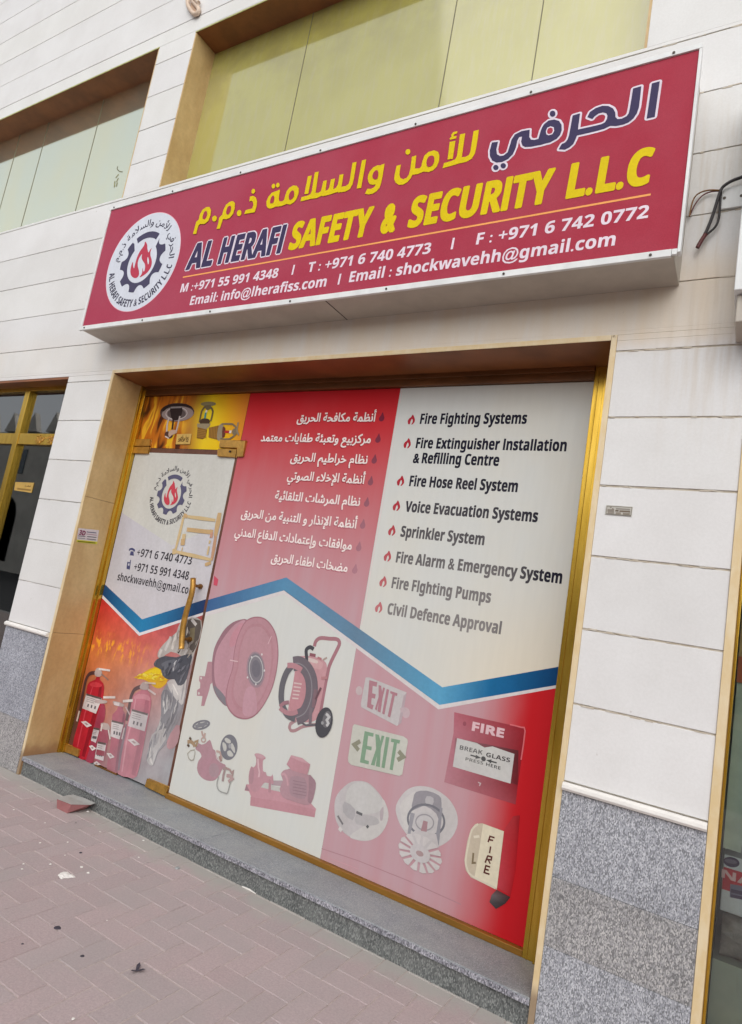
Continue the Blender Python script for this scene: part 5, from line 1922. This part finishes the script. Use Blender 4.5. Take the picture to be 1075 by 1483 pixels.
# tape residue on the door film
tp = thing('tape_residue', (-2.5, .269, 1.45), 'brown sticky tape residue left as a square outline on the white door film', 'tape residue')
k = lambda pts: zm(220, 730, 6.45, pts)
p = Print(FP, .0030)
TC, TC2 = (205, 180, 136), (196, 164, 120)
for a, b, w, c in (((300, 118), (222, 435), .030, TC), ((338, 118), (595, 152), .030, TC), ((300, 100), (335, 122), .034, TC2), ((637, 82), (596, 300), .048, TC2), ((600, 300), (562, 528), .034, (192, 150, 120)), ((195, 445), (235, 440), .05, TC),
                   ((228, 446), (560, 522), .030, TC), ((500, 568), (556, 548), .030, TC2)):
    A, B = zm(220, 730, 6.45, [a, b])
    mid = ((A[0] + B[0]) / 2 + .3, (A[1] + B[1]) / 2)
    p.stroke([A, mid, B], [w * .62, w * .80, w * .58], c)
p.build('outer_tape', tp)
p = Print(FP, .0030)
for a, b, w, c in (((330, 238), (545, 262), .026, TC2), ((540, 258), (572, 266), .030, TC2), ((565, 265), (556, 315), .022, (196, 150, 128)), ((306, 280), (300, 330), .030, TC), ((296, 325), (290, 386), .036, TC2), ((290, 405), (282, 440), .008, TC),
                   ((548, 340), (540, 370), .014, TC), ((538, 395), (522, 475), .014, TC)):
    p.stroke(zm(220, 730, 6.45, [a, b]), w, c)
p.build('inner_tape', tp)

# ------------------------------------------------------------------ small things on the wall
XP = ('x', -3.1758)
st = thing('advert_sticker', (-3.176, .07, 1.50), 'small white and yellow 3D printing sticker on the tan side of the opening', 'sticker')
k = lambda pts: zm(100, 740, 21.5, pts)
p = Print(XP, .0004)
p.poly(k([(295, 530), (930, 600), (870, 1040), (228, 970)]), (214, 204, 206))
p.poly(k([(240, 890), (885, 955), (870, 1040), (228, 970)]), (206, 198, 74))
p.build('sticker_sheet', st)
p = Print(XP, .0010)
a, b = at(*k([(300, 722)])[0], XP), at(*k([(500, 732)])[0], XP)
letters(p, '3D', a[0], b[0], a[1] - .002, .030, (128, 44, 84), .1, .0012)
for q in ([(545, 650), (850, 685)],):
    p.stroke(k(q), .006, (110, 106, 130))
p.stroke(k([(540, 715), (860, 755)]), .004, (170, 130, 140))
for a, b, c in (((280, 775), (505, 795), (110, 108, 112)), ((278, 840), (500, 860), (150, 148, 150)), ((560, 795), (850, 825), (100, 98, 100)), ((550, 868), (835, 900), (110, 106, 108))):
    p.stroke(k([a, b]), .005, c)
p.stroke(k([(260, 940), (820, 995)]), .006, (110, 108, 30))
p.build('sticker_print', st)

wp = thing('wall_plate', (.08, 0, 1.88), 'small grey engraved metal plate fixed on the white pillar right of the shop', 'plate')
k = lambda pts: zm(865, 720, 17.917, pts)
PP = ('y', -.0015)
mb = MB()
mb.prism([at(*a, PP) for a in k([(243, 210), (930, 252), (893, 500), (212, 446)])], PP, 0, .003)
mb.build('plate_body', simple('plate_grey', (182, 178, 168), .5, .2, .1, 40), wp)
p = Print(('y', -.0046), .0)
P0 = lambda pts: k(pts)
for a, b, w, c in (((270, 340), (440, 350), .010, (140, 132, 122)), ((330, 270), (380, 265), .006, (150, 142, 132)), ((385, 300), (430, 330), .008, (140, 130, 120)), ((490, 300), (860, 325), .006, (150, 144, 136)), ((475, 350), (560, 355), .006, (110, 98, 86)), ((580, 362), (860, 380), .006, (120, 106, 92)), ((490, 415), (620, 422), .007, (144, 134, 122)), ((670, 430), (850, 440), .007, (140, 130, 118)), ((275, 395), (440, 408), .008, (150, 142, 132))):
    p.stroke(k([a, b]), w, c)
p.stroke(k([(262, 230), (910, 270), (878, 478), (236, 428)]), .002, (138, 132, 122), True)
p.build('plate_lettering', wp)

dp = thing('door_plate', (-3.9, .12, 1.95), 'small gold plate lettered in Arabic on the glass of the left neighbouring shop', 'plate')
k = lambda pts: zm(0, 540, 3.53, pts)
DPp = ('y', YN + .0135)
mb = MB()
mb.prism([at(*a, DPp) for a in k([(80, 558), (175, 562), (162, 614), (74, 600)])], DPp, 0, .003)
mb.build('plate_body', M['plate_gold'], dp)
p = Print(('y', YN + .0103))
a, b = at(*k([(90, 578)])[0], p.plane), at(*k([(164, 583)])[0], p.plane)
letters(p, 'سحب', a[0] + .10, b[0] - .02, a[1], .024, (96, 66, 30), 0, .0008, ar=True)
p.stroke(k([(88, 592), (158, 600)]), .014, (150, 116, 60))
p.build('plate_lettering', dp)

# cable and junction on the right
k = lambda pts: zm(975, 180, 4.94, pts)
CPl = ('y', -.03)
cab = thing('loose_cable', (.36, -.03, 3.0), 'loose black cable looping down the wall right of the sign', 'cable')
def cable(pts, r, mat, y=-.03, name='cable_strand'):
    mb = MB()
    mb.tube([(u, y, v) for u, v in smooth_pts([at(*a, ('y', y)) for a in k(pts)], 4, False)], r, 8)
    mb.build(name, M[mat], cab, smooth=True)
cable([(640, 330), (560, 345), (490, 378), (420, 405), (360, 445), (335, 490), (310, 570), (285, 650), (250, 740), (220, 800)], .0062, 'black_rubber')
cable([(345, 470), (338, 560), (328, 670), (300, 735), (240, 790), (205, 825)], .0045, 'black_rubber', -.024)
cable([(235, 785), (210, 820), (175, 882)], .008, 'red_wire', -.032, 'taped_end')
cable([(335, 472), (260, 470), (190, 490), (150, 530), (128, 600), (118, 660)], .0028, 'brass_dark', -.02)
cable([(335, 476), (270, 482), (210, 510), (160, 570), (118, 655)], .0028, 'red_wire', -.016)
tr = thing('junction_box', (.45, 0, 3.14), 'pale flat metal box on the wall behind the loose cable', 'junction box')
a, b = at(*k([(345, 460)])[0], ('y', -.012)), at(*k([(345, 605)])[0], ('y', -.012))
mb = MB()
mb.box((a[0], -.012, b[1]), (a[0] + .55, -.0005, a[1] + .0))
mb.build('box_body', M['white_metal'], tr, bevel=.002)
mb = MB()
for q in ((368, 527), (490, 510)):
    u, v = at(*k([q])[0], ('y', -.012))
    mb.tube([(u, -.0118, v), (u, -.0135, v)], .006, 8)
mb.build('screw', M['screw'], tr)
ns = thing('neighbour_sign', (.7, 0, 2.65), 'white framed blue sign of the next shop, cut off at the right edge', 'shop sign')
NY = -.2
a = at(*k([(436, 1185)])[0], ('y', NY))
mb = MB()
mb.box((a[0], NY, a[1]), (a[0] + 2.6, -.001, a[1] + .9))
mb.build('sign_box', M['white_metal'], ns, bevel=.003)
p = Print(('y', NY), .0005)
x, z = a
p.grid(x + .035, x + 2.56, z + .05, z + .86, [[(190, 206, 226), (120, 160, 210)], [(70, 120, 190), (60, 110, 190)]])
p.build('sign_face', ns)
mb = MB()
mb.box((x + .01, NY + .03, z - .105), (x + .30, -.001, z - .004))
mb.build('lamp_tray', M['tray_metal'], ns, bevel=.004)
hk = thing('wall_bracket', (-3.28, -.02, 5.46), 'beige curved bracket on the upper wall left of the big window', 'bracket')
kk = lambda pts: [at(*q, ('y', -.02)) for q in zm(240, 0, 10.75, pts)]
mb = MB()
pts = kk([(345, -120), (345, 60), (375, 130), (440, 215), (500, 200), (510, 130), (440, 40), (400, -20)])
mb.tube([(u, -.02, v) for u, v in smooth_pts(pts, 4, False)], .016, 8)
mb.build('bracket_loop', M['beige_plastic'], hk, smooth=True)
mb = MB()
pts = kk([(375, 20), (420, 60), (470, 150), (440, 185), (385, 110)])
mb.prism(pts, ('y', -.002), 0, .012)
mb.build('bracket_plate', simple('bracket_tan', (190, 158, 132), .6), hk)
mb = MB()
pts = kk([(430, -40), (480, 10), (530, 60)])
mb.tube([(u, -.03, v) for u, v in pts], .014, 8)
mb.build('bracket_arm', M['beige_plastic'], hk, smooth=True)

# ------------------------------------------------------------------ goods inside the right-hand window
k = lambda pts: zm(990, 1200, 5.235, pts)
GB = ('y', .20)
bx = thing('appliance_box', (.75, .2, .5), 'white and red cardboard carton behind the glass of the right shop', 'box')
pz = [at(*q, GB) for q in k([(235, 160), (215, 260), (215, 430), (190, 580)])]
xl = .522
zt_, zb_ = at(*k([(240, 170)])[0], GB)[1], at(*k([(200, 590)])[0], GB)[1]
mb = MB()
mb.box((xl, .2005, zb_), (xl + .55, .50, zt_), lin((226, 232, 240)))
mb.build('carton', M['print'], bx, bevel=.003)
p = Print(GB, .0)
r0, r1 = at(*k([(220, 262)])[0], GB)[1], at(*k([(205, 428)])[0], GB)[1]
p.poly_uv([(xl + .001, r1), (xl + .549, r1), (xl + .549, r0), (xl + .001, r0)], (206, 44, 62))
a = at(*k([(292, 340)])[0], GB)
letters(p, 'NAT', a[0], a[0] + .13, a[1] - .012, .026, (240, 200, 206), 0, .001)
p.poly(ellipse(k([(365, 255)])[0], (11.5, 3), (-2, 7), 24), (72, 62, 100))
p.poly(ellipse(k([(360, 250)])[0], (9, 2), (-1, 3), 20), (120, 112, 140))
p.poly(k([(355, 420), (470, 440), (470, 545), (352, 520)]), (134, 132, 160))
p.stroke(k([(360, 470), (460, 495)]), .012, (84, 76, 110))
p.stroke(k([(360, 510), (460, 530)]), .010, (84, 76, 110))
p.build('carton_print', bx)
gb = thing('plastic_bag', (.75, .25, .3), 'grey plastic bag of goods under the carton in the right shop', 'bag')
mb = MB()
rr = random.Random(11)
zt2, zb2 = zb_ - .012, at(*k([(190, 960)])[0], GB)[1]
n = 12
for j in range(9):
    z = zb2 + (zt2 - zb2) * j / 8
    for i in range(n + 1):
        x = xl + .01 + .5 * i / n
        mb.v.append((x, .21 + .035 * rr.random() - .02 * math.sin(math.pi * j / 8), z + .01 * rr.random()))
for j in range(8):
    for i in range(n):
        q = j * (n + 1) + i
        mb.face([q, q + 1, q + n + 2, q + n + 1], (1, 1, 1, 1))
o = mb.build('bag_front', M['bag_grey'], gb, smooth=True)
sd = o.modifiers.new('thick', 'SOLIDIFY')
sd.thickness = .004
mb = MB()
mb.box((xl + .02, .30, zb2 + .01), (xl + .5, .48, zt2 - .01))
mb.build('bag_contents', simple('bag_red', (112, 60, 62), .7, var=.3, vs=10), gb)
pn = thing('counter_front', (.9, .3, 0), 'grey green counter front low inside the right shop window', 'counter')
mb = MB()
mb.box((.513, .205, .1), (3.7, .55, zb2 - .005))
mb.build('counter_panel', M['grey_panel'], pn)
wc = thing('window_card', (.8, .13, 1.1), 'orange and cream advert hung high behind the right shop glass', 'poster')
p = Print(('y', .135), .0)
za, zb_2 = at(1068, 950, p.plane)[1], at(1068, 988, p.plane)[1]
p.poly_uv([(.514, zb_2), (1.1, zb_2), (1.1, za), (.514, za)], (196, 116, 86))
p.poly_uv([(.514, za), (1.1, za), (1.1, za + .45), (.514, za + .45)], (196, 170, 124))
p.build('card_print', wc)
vs = MB()
zt3 = at(1060, 1000, ('y', .16))[1]
vs.box((.516, .150, zt_ + .03), (.570, .158, zt3))
vs.box((.516, .150, zt3), (1.4, .158, zt3 + .04))
vs.build('inner_frame', simple('frame_green', (190, 204, 192), .5), right_shop)

# ------------------------------------------------------------------ things on the ground
def gp(px, py, z=0.0):
    u, v = at(px, py, ('z', z))
    return (u, v, z)


bp = MB()
low = [gp(82, 1171, .0), gp(97, 1178.4, .0), gp(122, 1172.5, .004), gp(134, 1165, .012)]
top_ = [gp(82.3, 1157, .047), gp(103, 1165, .050), gp(131, 1165.5, .045), gp(137.5, 1163, .050), gp(122, 1156, .052), gp(106, 1150.5, .052), gp(97, 1152, .050)]
bp.v = low + [(low[3][0] - .06, low[3][1] + .05, .0), (low[0][0] - .01, low[0][1] + .07, .0)] + top_
rc, gc = lin((160, 108, 108)), lin((168, 166, 162))
T = 6
bp.face([T, T + 6, T + 5, T + 4, T + 3, T + 2, T + 1], gc)
bp.face([0, 1, T + 1, T], rc)
bp.face([1, 2, T + 2, T + 1], rc)
bp.face([2, 3, T + 3, T + 2], lin((146, 84, 88)))
bp.face([3, 4, T + 4, T + 3], rc)
bp.face([4, 5, T + 6, T + 5, T + 4], rc)
bp.face([5, 0, T, T + 6], rc)
bp.face([0, 5, 4, 3, 2, 1], rc)
o = bp.build('broken_paver', M['print'], bevel=.002)
tag(o, 'broken piece of red paver lying against the granite step below the door', 'paver')


def chip(name, px, py, s, mat, label, cat, group=None, flat=.35, n=7):
    c = Vector(gp(px, py, 0))
    rr = random.Random(int(px * 31 + py))
    mb = MB()
    up = [(s * rr.uniform(.6, 1.1) * math.cos(2 * math.pi * i / n), s * rr.uniform(.6, 1.1) * math.sin(2 * math.pi * i / n)) for i in range(n)]
    mb.v = [(c.x + x, c.y + y, .0006) for x, y in up] + [(c.x + x * .72, c.y + y * .72, s * flat * rr.uniform(.7, 1.2)) for x, y in up]
    mb.face(list(range(n, 2 * n)), (1, 1, 1, 1))
    for i in range(n):
        j = (i + 1) % n
        mb.face([i, j, n + j, n + i], (1, 1, 1, 1))
    o = mb.build(name, M[mat])
    return tag(o, label, cat, group)


# white plaster smear
mb = MB()
for px, py, s in ((96, 1268, .030), (90, 1269, .018), (103, 1269.5, .018), (89, 1272.5, .010)):
    c = gp(px, py, 0)
    rr = random.Random(int(px * 7))
    n = len(mb.v)
    for i in range(9):
        a = 2 * math.pi * i / 9
        mb.v.append((c[0] + s * 1.5 * rr.uniform(.7, 1.1) * math.cos(a), c[1] + s * .8 * rr.uniform(.7, 1.1) * math.sin(a), .0012 + .0002 * (px % 5)))
    mb.v.append((c[0], c[1], .006))
    for i in range(9):
        mb.face([n + i, n + (i + 1) % 9, n + 9], (1, 1, 1, 1))
tag(mb.build('plaster_smear', M['white_chip']), 'white plaster smear on the pavement left of centre', 'plaster')
G = 'white crumbs scattered on the pavement'
for px, py, s in ((73, 1252, .007), (118, 1256, .009), (128, 1264.5, .008), (94, 1239, .005), (65, 1192, .005), (58, 1221, .006), (98, 1220, .006), (32, 1259, .006), (34, 1251.5, .006), (145, 1205, .005), (208, 1217.5, .007), (155, 1333.5, .004), (106, 1476, .006), (20, 1173, .006), (201, 1242, .005)):
    chip('plaster_crumb', px, py, s, 'white_chip', 'small white plaster crumb on the reddish pavement', 'crumb', G)
chip('stone_chip', 257.5, 1258, .015, 'grey_chip', 'grey stone chip on the pavement in front of the step', 'stone chip')
chip('wood_bit', 127, 1175.5, .010, 'white_chip', 'tiny pale fragment beside the broken paver', 'fragment')
mb = MB()
a, b = Vector(gp(351, 1284, .004)), Vector(gp(370.5, 1294.5, .004))
mb.tube([a, (a + b) / 2 + Vector((0, .004, 0)), b], [.003, .004, .002], 6)
tag(mb.build('white_stick', M['white_chip']), 'thin white stick lying along the foot of the granite step', 'stick')
lf = MB()
c = Vector(gp(198, 1406, .002))
for a, L in ((2.2, .035), (.6, .030), (-1.6, .026)):
    d = Vector((math.cos(a), math.sin(a), 0))
    s = Vector((-d.y, d.x, 0)) * .007
    n = len(lf.v)
    lf.v += [tuple(c - s * .5), tuple(c + d * L * .6 - s + Vector((0, 0, .006))), tuple(c + d * L + Vector((0, 0, .009))), tuple(c + d * L * .6 + s + Vector((0, 0, .006))), tuple(c + s * .5)]
    lf.face([n, n + 1, n + 2, n + 3, n + 4], (1, 1, 1, 1))
tag(lf.build('dry_leaf', M['dark_scrap']), 'dark three pointed dry leaf scrap on the pavement', 'leaf')
chip('dark_scrap', 84, 1344, .016, 'dark_scrap', 'dark oval scrap on the pavement left of the dry leaf', 'scrap', flat=.2)
chip('dark_scrap', 119, 1385, .009, 'dark_scrap', 'small split dark scrap between the oval scrap and the dry leaf', 'scrap', flat=.3)
chip('dark_crumb', 117, 1235.5, .008, 'dark_scrap', 'dark crumb on the pavement above the plaster smear', 'crumb', flat=.4)
chip('dark_crumb', 32.5, 1367.5, .006, 'dark_scrap', 'dark crumb on the pavement nearest the left edge', 'crumb', flat=.4)
chip('dark_crumb', 110, 1192, .005, 'dark_scrap', 'dark crumb just below the broken paver', 'crumb', flat=.4)

# ------------------------------------------------------------------ the other side of the street (mirrored in the glass)
ob = thing('opposite_building', (-6, -17, 0), 'sandy building across the street, mirrored in the shop glass', 'building')
mb = MB()
mb.box((-24, -22, -.2), (16, -17, 4.6))
mb.box((-24, -17.0, 4.6), (16, -16.8, 4.9))
mb.build('wall', M['street_wall'], ob)
mb = MB()
for i in range(12):
    x = -22.6 + i * 3.2
    mb.box((x + .3, -16.99, 3.3), (x + 1.5, -16.95, 4.2))
    mb.box((x - .2, -16.99, .2), (x + 2.1, -16.95, 2.9))
mb.build('window', M['far_glass'], ob)

sh = thing('street_house', (-47, -17, 0), 'taller pale house further along the street, mirrored in the left shop glass', 'building')
mb = MB()
mb.box((-75, -24, -.2), (-24.6, -17, 7.6))
for i in range(24):
    x = -74 + i * 2.05
    mb.prism([(x, 7.6), (x + 1.2, 7.6), (x + .6, 8.7)], ('y', -17.05), -.3, .0)
mb.build('wall', M['house_wall'], sh)
mb = MB()
for i in range(12):
    x = -73.5 + i * 4.1
    arch = [(x, .3), (x + 2.4, .3), (x + 2.4, 2.6)] + [(x + 1.2 + 1.2 * math.cos(R(a)), 2.6 + 1.3 * math.sin(R(a))) for a in range(15, 180, 15)] + [(x, 2.6)]
    mb.prism(arch, ('y', -17.0), 0, .04)
    mb.box((x + .4, -16.99, 5.2), (x + 2.0, -16.95, 6.6))
mb.build('window', M['far_glass'], sh)
